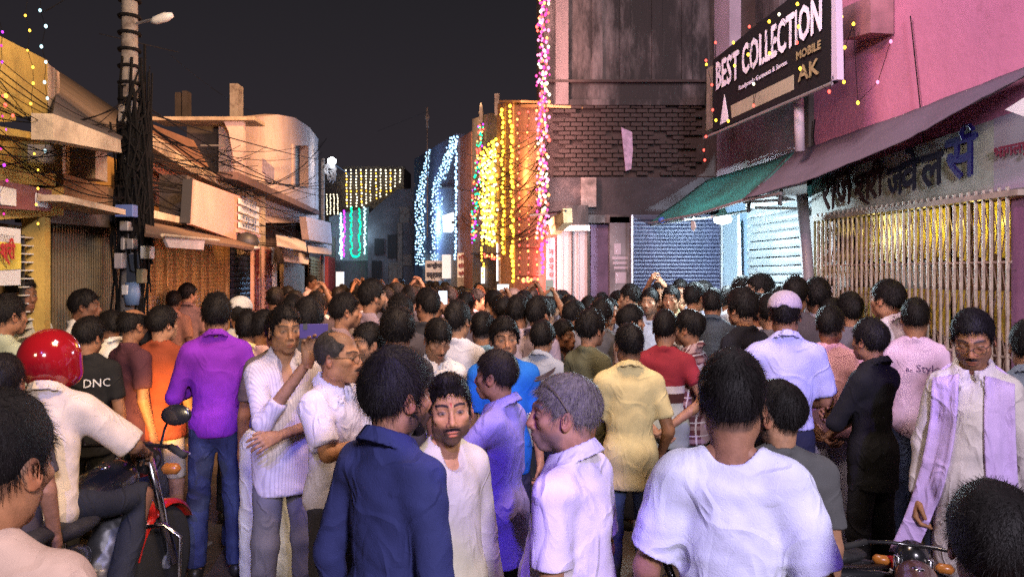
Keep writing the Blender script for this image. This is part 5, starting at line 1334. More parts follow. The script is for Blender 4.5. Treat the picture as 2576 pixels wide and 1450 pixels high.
# lamps around the black sign
sp = [(1800,107,'red'),(1776,152,'red'),(1777,162,'yellow'),(1791,213,'red'),(1793,276,'red'),(1801,302,'yellow'),(1832,304,'yellow'),(1776,343,'red'),(1771,377,'red'),(1773,402,'red'),(1885,67,'red'),(1935,54,'yellow'),(1960,36,'white'),(1845,107,'yellow'),(1848,165,'yellow'),(1882,137,'yellow'),(1936,134,'yellow'),(2009,67,'yellow'),(2005,107,'red'),(2013,172,'yellow'),(1896,211,'white'),(1896,265,'red'),(2006,10,'yellow'),(2117,42,'yellow'),(2147,60,'yellow'),(2125,119,'yellow'),(2110,131,'yellow'),(2111,141,'yellow'),(2123,206,'yellow'),(2086,230,'red'),(2158,258,'yellow'),(2241,104,'pink'),(2208,206,'pink')]
ssl = thing('sign_lamp_string', 'tangled string of red and yellow lamps draped over the black sign', 'string light')
bb_ = {}
pts = []
for (x, y, c) in sp:
    p = PR(x, y, 2.84 if x < 2095 else 3.2); pts.append(p); bb_.setdefault(c, MB()).lathe(p, [(.004, -.014), (.011, -.004), (.009, .006), (.002, .012)], 6)
for c, mb in bb_.items(): o = mb.build('bulbs', BM[c], ssl, smooth=True); o['kind'] = 'stuff'
pts.sort(key=lambda p: p.x)
for seg in (pts[:11], pts[11:22], pts[22:]):
    b = MB(); b.tube(seg, .0025, 4, cap=False); b.build('wire', m_wir, ssl)
# ------------------------------------------------------------------ things people wear, ride and hold
def world_of(root, p):
    a = root.rotation_euler.z; s = root.scale[0]; q = Matrix.Rotation(a, 3, 'Z') @ (Vector([float(c) for c in p])*s); return q+root.location
def glasses(root, P, c=(.02, .012, .01), up_on_head=False, half=False):
    J = P['joints']; hc, hr, hz = J['hc'], J['hr'], J['hsz']
    b = MB()
    def H(p): return Vector([float(x) for x in (hr @ (np.array(p, float)*hz)+hc)])
    if not up_on_head:
        for s_ in (-1, 1):
            b.tube([H((s_*.033+.024*math.cos(t), .108-.25*abs(.024*math.cos(t)*s_+.01), -.003+.018*math.sin(t))) for t in [k*PI/8 for k in range(17)]], .0018, 5, cap=False)
            b.tube([H((s_*.057, .098, .004)), H((s_*.079, .05, .006)), H((s_*.083, -.01, .002))], .0016, 5)
        b.tube([H((-.010, .110, .0)), H((0, .113, .003)), H((.010, .110, .0))], .0016, 5)
    else:
        for s_ in (-1, 1):
            b.tube([H((s_*.030+.022*math.cos(t), .060-.03*math.sin(t), .118+.016*math.sin(t)-.3*abs(math.cos(t)*.02))) for t in [k*PI/6 for k in range(13)]], .0022, 5, cap=False)
            b.tube([H((s_*.055, .062, .106)), H((s_*.083, .02, .07)), H((s_*.088, -.012, .02))], .0020, 5)
    o = b.build('glasses', mat('spectacle_frame', c, .3, metal=.2), root); return o
def cap_hat(root, P, col):
    J = P['joints']; hc, hr, hz = J['hc'], J['hr'], J['hsz']
    f = Field((-.14, -.16, -.05), (.14, .24, .18), .008)
    f.ell((0, -.014, .045), (.090, .108, .092), 0); f.ell((0, .11, .052), (.068, .075, .012), .01); 
    f.ell((0, -.115, .035), (.03, .03, .022), .006, 's'); f.noise(.0015, 40, 4)
    f.plane((0, -.12, -1), -.030)
    V, Fc = f.nets(); return link('cap', mesh_np('cap', V*hz @ hr.T+hc, Fc), mat('cap_cloth', (.4,.36,.42), .85, objcol=True, bump=.3, bscale=60), root, col)
def held_phone(label, loc, facing, landscape=False, screen=None, size=(.075, .155), col=(.02,.02,.03)):
    """facing: direction the screen looks"""
    t = thing('phone', label, 'phone', loc); w, h = (size[1], size[0]) if landscape else size
    z = Vector(facing).normalized(); x = UP.cross(z).normalized(); y = z.cross(x); R = Matrix((x, y, z)).transposed()
    b = MB(); b.box((0, 0, 0), (w, h, .009), R); part(b, 'case', mat('phone_case', (.03,.03,.04), .25, objcol=True), t, bevel=.002, color=col)
    if screen:
        b = MB(); b.box(z*.0056, (w*.92, h*.92, .001), R); part(b, 'screen', mat('phone_screen_%d' % int(screen[0]*10), (.1,.1,.1), .3, emit=screen, estr=2.2), t)
    b = MB(); b.box(-z*.0055+x*w*.3+y*h*.32, (.02, .03, .002), R); part(b, 'camera_bump', m_dmt, t)
    return t
def motorcycle(label, x, y, yaw, red=True, mirrors=True):
    t = thing('motorcycle', label, 'motorcycle', (x, y, 0)); t.rotation_euler = (0, 0, -math.radians(yaw))
    paint = mat('red_tank_paint', (.42,.015,.01), .2, coat=1, var=.1) if red else mat('brown_tank_paint', (.09,.040,.034), .3, coat=.5)
    blk = mat('black_enamel', (.012,.012,.014), .25, coat=.6); rub = mat('rubber', (.015,.015,.015), .85); chrome = mat('chrome', (.7,.7,.72), .15, metal=1)
    RX = Matrix.Rotation(PI/2, 3, 'Y')
    for yy in (-.66, .68):
        b = MB(); b.lathe((0, yy, .30), [(.245, -.045), (.285, -.04), (.30, -.015), (.30, .015), (.285, .04), (.245, .045)], 28, RX); w = part(b, 'wheel', rub, t, smooth=True)
        b = MB(); b.tube([(0, yy+.24*math.cos(k*PI/12), .30+.24*math.sin(k*PI/12)) for k in range(25)], .012, 6, cap=False)
        for k in range(5):
            a = k*2*PI/5; b.tube([(0, yy, .30), (0, yy+.24*math.cos(a), .30+.24*math.sin(a))], .014, 6)
        b.lathe((0, yy, .30), [(.04, -.06), (.045, 0), (.04, .06)], 12, RX); part(b, 'rim', m_mtl, w)
    f = Field((-.2, -.3, .6), (.2, .5, 1.1), .011); f.ell((0, .17, .85), (.115, .24, .10), 0); f.ell((0, .02, .80), (.09, .2, .08), .05); f.ell((0, .27, .87), (.10, .12, .085), .04)
    V, Fc = f.nets(); link('tank', mesh_np('tank', V, Fc), blk if red else paint, t)
    b = MB(); b.lathe((0, .18, .945), [(.035, -.01), (.035, .006), (.02, .012)], 12); part(b, 'fuel_cap', chrome, t, smooth=True)
    f = Field((-.2, -.85, .6), (.2, .15, .95), .012); f.ell((0, -.12, .76), (.12, .22, .05), 0); f.ell((0, -.42, .80), (.11, .26, .05), .05); f.noise(.002, 30, 2)
    V, Fc = f.nets(); link('seat', mesh_np('seat', V, Fc), mat('seat_vinyl', (.014,.014,.015), .55, bump=.3), t)
    f = Field((-.18, -.95, .4), (.18, .1, .85), .012)
    for s_ in (-1, 1): f.ell((s_*.09, -.22, .62), (.03, .17, .09), 0); f.ell((s_*.08, -.55, .70), (.03, .26, .05), .02)
    V, Fc = f.nets(); link('side_panel', mesh_np('side_panel', V, Fc), blk, t)
    f = Field((-.2, -.2, .15), (.2, .4, .75), .012); f.ell((0, .08, .36), (.12, .19, .12), 0); f.cap((0, .12, .40), (0, .24, .62), .075, .085, .02); f.noise(.006, 60, 3)
    V, Fc = f.nets(); link('engine', mesh_np('engine', V, Fc), mat('engine_metal', (.10,.10,.105), .45, metal=.6, var=.3, vscale=20), t)
    b = MB(); b.tube([(0, .42, .82), (0, .30, .50), (0, .1, .26), (0, -.2, .3)], .022, 8); b.tube([(0, .42, .84), (0, 0, .72), (0, -.8, .72)], .02, 8)
    for s_ in (-1, 1): b.tube([(s_*.08, -.2, .32), (s_*.10, -.66, .30)], .02, 6); b.tube([(s_*.12, -.62, .34), (s_*.11, -.48, .66)], .022, 8)
    part(b, 'frame', blk, t, smooth=True)
    b = MB()
    for s_ in (-1, 1): b.tube([(s_*.085, .68, .30), (s_*.085, .44, .92)], [.028, .022], 10)
    part(b, 'front_fork', chrome, t, smooth=True)
    b = MB(); n = 12; V = []; 
    for k in range(n+1):
        a = math.radians(20+k*11); 
        for x_, rr_ in ((-.065, .31), (-.05, .335), (.05, .335), (.065, .31)): V.append((x_, .68-rr_*math.cos(a)*-1*-1, .30+rr_*math.sin(a)))
    b.add(V, [(k*4+j, k*4+j+1, (k+1)*4+j+1, (k+1)*4+j) for k in range(n) for j in range(3)]); part(b, 'mudguard', paint, t, smooth=True)
    b = MB(); b.tube([(-.36, .24, 1.0), (-.30, .30, 1.02), (-.12, .42, 1.0), (.12, .42, 1.0), (.30, .30, 1.02), (.36, .24, 1.0)], .012, 8); part(b, 'handlebar', blk, t, smooth=True)
    for s_ in (-1, 1):
        b = MB(); b.tube([(s_*.26, .325, 1.015), (s_*.38, .225, 1.0)], .018, 10); part(b, 'grip', rub, t, smooth=True)
        b = MB(); b.tube([(s_*.24, .36, 1.01), (s_*.37, .30, .99)], .006, 6); part(b, 'lever', chrome, t)
        b = MB(); b.lathe((s_*.17, .50, .86), [(.01, -.05), (.03, -.03), (.03, .03), (.01, .05)], 10, RX); part(b, 'indicator', mat('indicator', (.35,.12,.02), .3), t, smooth=True)
        if mirrors:
            b = MB(); b.tube([(s_*.20, .34, 1.02), (s_*.22, .34, 1.10), (s_*.25, .32, 1.15)], .006, 6); mr_ = part(b, 'mirror', blk, t)
            b = MB(); b.lathe((s_*.30, .31, 1.18), [(.03, -.012), (.075, -.006), (.078, .008), (.06, .014)], 16, Matrix.Rotation(math.radians(80), 3, 'X') @ Matrix.Scale(.68, 3, (0, 1, 0))); part(b, 'mirror_head', blk, mr_, smooth=True)
    b = MB(); b.lathe((0, .52, .90), [(.04, -.09), (.085, -.05), (.095, .02), (.09, .04)], 16, Matrix.Rotation(-PI/2, 3, 'X')); part(b, 'headlight', blk, t, smooth=True)
    b = MB(); b.lathe((0, .555, .90), [(.02, -.005), (.085, .0), (.085, .006)], 16, Matrix.Rotation(-PI/2, 3, 'X')); part(b, 'headlight_lens', mat('bike_lens', (.9,.8,.6), .2, emit=(1, .6, .2) if red else None, estr=6) if red else mat('dark_lens', (.2,.2,.2), .1), t, smooth=True)
    for s_ in (-1, 1):
        b = MB(); b.tube([(s_*.04, .32, .60), (s_*.22, .34, .62), (s_*.30, .34, .56), (s_*.30, .33, .34), (s_*.22, .3, .28), (s_*.05, .22, .28)], .012, 8); part(b, 'leg_guard', chrome, t, smooth=True)
    b = MB(); b.tube([(.10, .2, .42), (.15, .18, .26), (.15, -.3, .25), (.16, -.85, .36)], [.018, .02, .035, .045], 10); part(b, 'exhaust', chrome, t, smooth=True)
    b = MB(); b.box((0, -.86, .62), (.18, .01, .12)); part(b, 'number_plate', m_wht, t)
    b = MB(); b.box((0, -.84, .74), (.12, .05, .05)); part(b, 'tail_lamp', mat('tail_red', (.35,.01,.01), .25), t, bevel=.01)
    return t

# ------------------------------------------------------------------ foreground people
PR_ = cloth_mat('printed_cloth', .5, 'print', (.16,.13,.12)); PLAID = cloth_mat('plaid_cloth', .4, 'plaid', (.09,.03,.035), (.30,.20,.20), (.45,.40,.40))
STR = cloth_mat('striped_cloth', .4, 'vstripe', (.48,.44,.48), (.38,.345,.39), 70); RST = cloth_mat('red_striped_cloth', .4, 'vstripe', (.45,.38,.36), (.20,.04,.05), 38)
BND = cloth_mat('banded_knit', .3, 'bands'); DEN = cloth_mat('denim', .9, 'denim', (.10,.14,.30)); SOFT = cloth_mat('soft_cloth', .75)
WHT, LILW = (.62,.60,.60), (.58,.54,.62)

navy, k, Pn = person('man in a dark navy shirt seen from behind in the foreground with thick black hair', 985, 880, 2.12, 46, (.028,.034,.125), (.02,.02,.025), sleeve='long', collar=1, hyaw=14, hsz=1.07, top=.032, side=.008, beard=.95, stubble=.5, tone='brown', sw=1.04, girth=1.04, arms=((.20,-.02,1.09),(.20,.10,.88),(-.225,-.05,1.09),(-.235,.0,.86)), wr=.004, jaw=1.02, mess=.32, slen=.03, hem=.74, shirtmat=SOFT)
face, k, Pf = person('bearded young man with a red forehead mark in a cream crew neck facing the camera', 1122, 930, 2.42, 146, (.50,.46,.36), (.03,.03,.035), sleeve='long', top=.018, beard=.72, mustache=1, stubble=.55, tone=(.42,.22,.10), tilak=1, quiff=1, hpitch=2, hroll=4, hyaw=30, sw=.92, brow=1, norib=1, seed=5, wr=.002, burn=-.03)
gray, k, Pg = person('grey haired older man in a white shirt facing left with spectacles on his head', 1436, 932, 2.2, -64, (.60,.54,.60), (.06,.06,.08), hyaw=-25, sleeve='short', collar=1, hair=(.12,.105,.085), haircol=(.09,.08,.08), tone=(.33,.16,.09), girth=1.22, stubble=.55, top=.006, side=.003, hsz=1.08, jaw=1.05, nose=1.25, slcut=.78, hem=.76, wr=.0042, loose=1.12, fade=.3, shirtmat=SOFT, neck=1.12)
glasses(gray, Pg, (.10,.07,.04), up_on_head=True)
tee, k, Pt = person('broad man in a white tee seen from behind, nearest on the right', 1842, 882, 1.98, 3, (.56,.58,.66), (.03,.03,.05), sleeve='short', tone='brown', nw=1.30, norib=1, sw=1.02, girth=1.04, hsz=1.09, top=.022, side=.008, neck=1.15, fade=.6, nape=-.085, wr=.0045, loose=1.25, slcut=.82, shirtmat=SOFT, arms=((.235,-.02,1.10),(.235,.06,.87),(-.235,-.02,1.10),(-.235,.06,.87)))
person('bearded man in a dark grey tee half hidden behind the white tee man', 1958, 955, 2.5, -18, (.085,.085,.085), (.03,.03,.03), hyaw=-46, tone='mid', beard=.95, mustache=1, top=.018, fade=.6, sw=1.15, girth=1.1, hpitch=-4, hsz=1.06)
corner, k, Pc = person('man in a peach shirt cropped by the bottom left corner, ear towards the camera', -38, 985, 1.34, 42, (.52,.36,.28), (.05,.05,.06), tone=(.34,.15,.07), sleeve='short', hsz=1.12, neck=1.2, sw=1.12, girth=1.12, hpitch=-6, fade=.5, top=.020, st=1.66)
person('dark haired head cropped by the bottom right corner above a red collar', 2505, 1225, 1.42, -8, (.16,.03,.02), (.03,.03,.03), tone='brown', top=.028, side=.014, mess=.5, hsz=1.08, nape=-.09)
purp, k, Pp = person('young man in a blue violet long sleeved shirt facing left behind the grey haired man', 1258, 872, 3.2, -66, (.26,.22,.52), (.02,.02,.022), tone='brown', sleeve='long', collar=1, hair=(.012,.009,.008), top=.016, fade=.4, nape=-.075, hem=.70, shirtmat=SOFT, arms=((.23,.02,1.09),(.21,.16,.87),(-.26,.16,1.16),(-.24,.36,1.12)))
bluet, k, Pb = person('young man in a bright blue tee with a fringe looking at the camera', 1268, 792, 4.15, 172, (.01,.12,.50), (.03,.03,.06), tone='mid', top=.026, side=.013, fwd=.012, front=.060, mess=.55, brow=1, sw=1.06, loose=1.2, nose=1.05, hroll=3)
print_on(bluet, Pb, 'US', -.105, 1.10, .055, .05, m_wht, 1)
yel, k, Py = person('man in a pale yellow polo seen from behind, in the middle of the crowd', 1583, 808, 4.05, -4, (.60,.50,.24), (.05,.07,.11), tone=(.26,.12,.055), hyaw=-14, collar=1, sleeve='short', top=.018, fade=.5, neck=1.1, sw=1.04, hem=.76, trousmat=DEN, wr=.004, arms=((.225,-.03,1.09),(.20,.14,.92),(-.235,-.03,1.09),(-.245,.03,.86)))
person('man in a maroon, white and brown banded sweater with hands clasped behind his back', 1672, 775, 4.75, 6, (.2,.02,.03), (.03,.035,.06), tone='mid', sleeve='short', slcut=.6, pose='behind', shirtmat=BND, top=.02, neck=1.05, nape=-.075, trousmat=DEN)
person('long haired man in a brown and white plaid shirt facing left', 1738, 777, 4.9, -72, (.3,.2,.2), (.03,.03,.03), tone='brown', shirtmat=PLAID, collar=1, bulk=.006, nape=-.095, stubble=.3, top=.022, sleeve='rolled')
o1, k, P1 = person('curly haired man with thin glasses in an olive tee facing right', 1482, 776, 4.75, 46, (.10,.105,.065), (.03,.03,.03), tone='mid', top=.034, side=.016, mess=.6, mustache=.4, beard=.5); glasses(o1, P1, (.3,.28,.25))
person('man in a grey blue denim shirt seen from behind left of the curly haired man', 1362, 803, 4.95, 22, (.30,.33,.40), (.03,.03,.04), tone='mid', collar=1, top=.026, side=.012)
person('dark faced young man in a black open shirt looking right', 1413, 800, 5.3, 128, (.015,.014,.016), (.02,.02,.02), tone='dark', collar=1, open=1, top=.022)
person('young man with a fringe in a red and white striped shirt facing right', 1580, 762, 5.5, 74, (.4,.3,.3), (.03,.03,.04), tone='mid', shirtmat=RST, front=.05, top=.022, side=.012, fwd=.01, stubble=.4)
# right hand group
capm, k, Pk = person('man in a mauve cap and blue lilac shirt with elbows out, seen from behind', 1976, 728, 4.2, -8, (.42,.42,.72), (.02,.022,.05), tone='brown', hyaw=10, sleeve='short', slcut=.85, loose=1.2, collar=1, hem=.97, sw=1.02, girth=1.02, arms=((.22,.03,1.11),(.10,.20,1.06),(-.35,-.03,1.17),(-.20,.08,1.04)), shirtmat=SOFT, top=.004); cap_hat(capm, Pk, (.36,.30,.38))
pink, k, Pi = person('man in a pink tee with his hands behind his back and pale jeans', 2088, 762, 4.55, 4, (.62,.34,.38), (.36,.32,.46), tone=(.24,.10,.05), hyaw=6, pose='behind', sleeve='short', fade=.7, top=.012, neck=1.05, hem=.90, wr=.003)
b = MB(); b.lathe((0, -.004, .905), [(.150, -.018), (.153, 0), (.150, .018)], 24, Matrix.Scale(.74, 3, (0, 1, 0))); part(b, 'belt', m_dmt, pink, smooth=True)
blk_, k, Pbk = person('slim youth all in black with folded arms facing left', 2196, 797, 4.05, -52, (.008,.008,.009), (.010,.010,.012), tone='brown', arms=((.19,.10,1.13),(-.06,.20,1.14),(-.19,.10,1.11),(.06,.22,1.10)), sw=.88, girth=.90, sleeve='long', collar=1, top=.026, side=.010, open=1, hem=.74)
sty, k, Ps = person('man in a lilac pink tee with small back lettering and blue jeans', 2302, 745, 4.65, 2, (.56,.40,.58), (.04,.05,.10), tone='brown', hyaw=-8, top=.018, fade=.4, neck=1.08, trousmat=DEN, hem=.84, sw=1.04, wr=.004, arms=((.225,-.02,1.09),(.14,.17,1.0),(-.225,-.02,1.09),(-.14,.17,1.0)))
print_on(sty, Ps, 'Style', .01, 1.25, .058, .125, mat('violet_print', (.09,.04,.14), .7))
print_on(sty, Ps, 'Be', -.045, 1.262, .022, .035, mat('violet_print', (.09,.04,.14), .7))
person('tall short haired man in a white collared shirt looking left by the gate', 2240, 697, 4.95, -55, (.55,.50,.55), (.03,.03,.04), tone='mid', collar=1, top=.016, fade=.5)
person('young man looking up to the left between the pink tee and the gate', 2140, 730, 5.3, -30, (.12,.11,.14), (.02,.02,.02), tone='brown', hpitch=10, top=.020)
scf, k, Psc = person('moustached man in a long white kurta with a lilac scarf looking down', 2448, 768, 3.25, 184, (.52,.46,.46), (.02,.02,.03), tone=(.30,.14,.065), hpitch=-24, mustache=1, stubble=.35, collar=1, hem=.55, sleeve='long', loose=1.0, top=.014, side=.007, front=.075, closed=1, shirtmat=SOFT, sw=.86); glasses(scf, Psc)
def scarf(root, P, col):
    V, Fc = P['shirt']; bv = BVHTree.FromPolygons([Vector(v) for v in V], [tuple(f) for f in Fc])
    scm = cloth_mat('scarf_cloth', .8)
    for s_, (bot, out) in ((1, (.60, .17)), (-1, (.56, .05))):
        b = MB(); V = []; n, w = 26, 9
        for i in range(n+1):
            t = i/n
            for j in range(w):
                u = j/(w-1)
                x = s_*(.048+u*.105+t*t*out)
                z = 1.43-u*.03-t*(1.43-bot-(u*.03))
                y0 = .12
                hit = bv.ray_cast(Vector((x, 1.0, z)), Vector((0, -1, 0)))
                y = (hit[0].y if hit[0] is not None else .03)+.012+.010*math.sin(u*14+t*5)*(.4+t)
                y = max(y, .05+t*.03) if t > .25 else max(y, .0)
                V.append((x, y, z))
        b.add(V, [(i*w+j, i*w+j+1, (i+1)*w+j+1, (i+1)*w+j) for i in range(n) for j in range(w-1)])
        o = b.build('scarf', scm, root, smooth=True, color=col); md = o.modifiers.new('thickness', 'SOLIDIFY'); md.thickness = .008
    b = MB(); V = []
    for i in range(17):
        a = PI*i/16-PI/2; 
        for (rr_, zz) in ((.082, .015), (.11, -.008), (.135, -.035)): V.append((rr_*math.sin(a)*1.05, -rr_*math.cos(a)*.9-.0, 1.452+zz))
    b.add(V, [(i*3+j, i*3+j+1, (i+1)*3+j+1, (i+1)*3+j) for i in range(16) for j in range(2)])
    o = b.build('scarf_collar', scm, root, smooth=True, color=col); md = o.modifiers.new('thickness', 'SOLIDIFY'); md.thickness = .012
scarf(scf, Psc, (.50,.36,.66))
person('man in a grey blue shirt cut by the right edge behind the scarf', 2590, 800, 3.5, -10, (.14,.16,.20), (.03,.03,.03), tone='brown', collar=1, sleeve='long')
# left hand group
oldm, k, Po = person('balding man with dark glasses and moustache, arms folded, in a pale lilac shirt', 842, 822, 3.3, 128, (.56,.53,.64), (.05,.05,.08), hair=(.035,.030,.028), tone=(.34,.165,.085), arms=((.20,.12,1.18),(-.07,.24,1.20),(-.20,.13,1.17),(.08,.26,1.16)), sleeve='short', slcut=.85, loose=1.2, collar=1, mustache=1, bald=.075, top=.008, side=.003, back=.006, girth=1.06, nose=1.15, hem=.84, jaw=1.05, fade=.5, front=.085, shirtmat=SOFT, slen=.010, spread=.1, hsz=1.06, hyaw=-12); glasses(oldm, Po)
pho, k, Pph = person('man in a pale striped shirt raising a phone in front of his face', 715, 762, 3.85, 166, (.5,.5,.5), (.12,.115,.13), tone=(.27,.14,.075), shirtmat=STR, open=1, collar=1, sleeve='rolled', hem=.74, arms=((.15,.20,1.15),(-.035,.32,1.45),(-.24,.02,1.10),(.10,.24,1.08)), top=.022, handdir={1: (-.05,.0,1)}, handback={1: (0,-1,.2), -1: (0, 1, .5)}, curl={1: .35, -1: .4}, loosel=1.05)
held_phone('dark violet phone held sideways by the man in the striped shirt', world_of(pho, (-.055, .35, 1.60)), (-.3, 1, 0), True, None, size=(.07, .135), col=(.06,.045,.20))
purm, k, Ppu = person('man in a vivid purple shirt and blue jeans seen from behind', 544, 735, 4.55, 4, (.19,.022,.40), (.022,.028,.085), tone='brown', top=.030, side=.010, sleeve='long', collar=1, hem=.86, trousmat=DEN, sw=1.06, arms=((.235,.02,1.10),(.12,.22,1.16),(-.235,.02,1.10),(-.12,.22,1.12)), mess=.5)
held_phone('small lit phone glowing beyond the purple shirt shoulder', world_of(purm, (.125, .36, 1.46)), (0, -1, 0), False, (1, .7, .9), size=(.045,.08))
person('man in a rust orange tee and cream shorts by the motorcycle', 406, 765, 4.95, 26, (.24,.05,.02), (.50,.42,.30), tone='mid', sleeve='short', shorts=1, top=.022, side=.010, hyaw=30, sw=1.05, girth=1.05)
one, k, Pone = person('youth in a black tee with white back lettering behind the helmet', 222, 794, 4.6, 14, (.012,.012,.013), (.02,.02,.02), tone='brown', top=.026, side=.012, hyaw=30, hpitch=-8)
print_on(one, Pone, 'DNC', .0, 1.26, .055, .15, m_wht)
rid, k, Pr = person('motorcycle rider in a printed cream shirt and glossy red helmet', 96, 860, 3.2, 16, (.56,.47,.34), (.018,.020,.024), st=1.755, drop=.11, lean=14, sleeve='short', slcut=.95, loose=1.25, shirtmat=PR_, collar=1, hem=.86, girth=1.08, nohair=1, tone=(.20,.10,.05), shorts=0,
   arms=((.34,.17,1.16),(.33,.44,1.07),(-.36,.20,1.16),(-.36,.46,1.07)), legs={1: ((.09,.02,.83),(.34,.36,.76),(.26,.16,.34)), -1: ((-.09,.02,.83),(-.28,.40,.74),(-.24,.18,.34))}, curl=.9, hyaw=22)
J = Pr['joints']; f = Field((-.19, -.2, -.17), (.19, .2, .2), .008); f.ell((0, -.005, .020), (.120, .142, .134), 0); f.ell((0, .03, -.06), (.105, .115, .075), .04)
f.ell((0, .13, -.01), (.085, .06, .052), .01, 's'); f.plane((0, 0, -1), .115); V, Fc = f.nets()
hel = link('helmet', mesh_np('helmet', V @ J['hr'].T+J['hc'], Fc), mat('helmet_red', (.26,.006,.010), .12, coat=1, var=.12), rid)
f = Field((-.15, 0, -.1), (.15, .2, .1), .009); f.ell((0, .0, -.005), (.118, .142, .075), 0); f.plane((0, -1, 0), -.075); V, Fc = f.nets()
link('visor', mesh_np('visor', V @ J['hr'].T+J['hc'], Fc), mat('visor_smoke', (.02,.02,.02), .08, coat=1), rid)
motorcycle('red and black motorcycle ridden by the man in the red helmet', -1.99, 3.36, 3)
pk = motorcycle('parked motorcycle with a brown glossy tank by the gate, bottom right', 1.60, 2.86, 24, red=False, mirrors=False); pk.scale = (.72, .72, .72)
pk = motorcycle('dark motorcycle mostly hidden behind the white tee man', 1.0, 3.2, -92, red=False, mirrors=False); pk.scale = (.82, .82, .82)
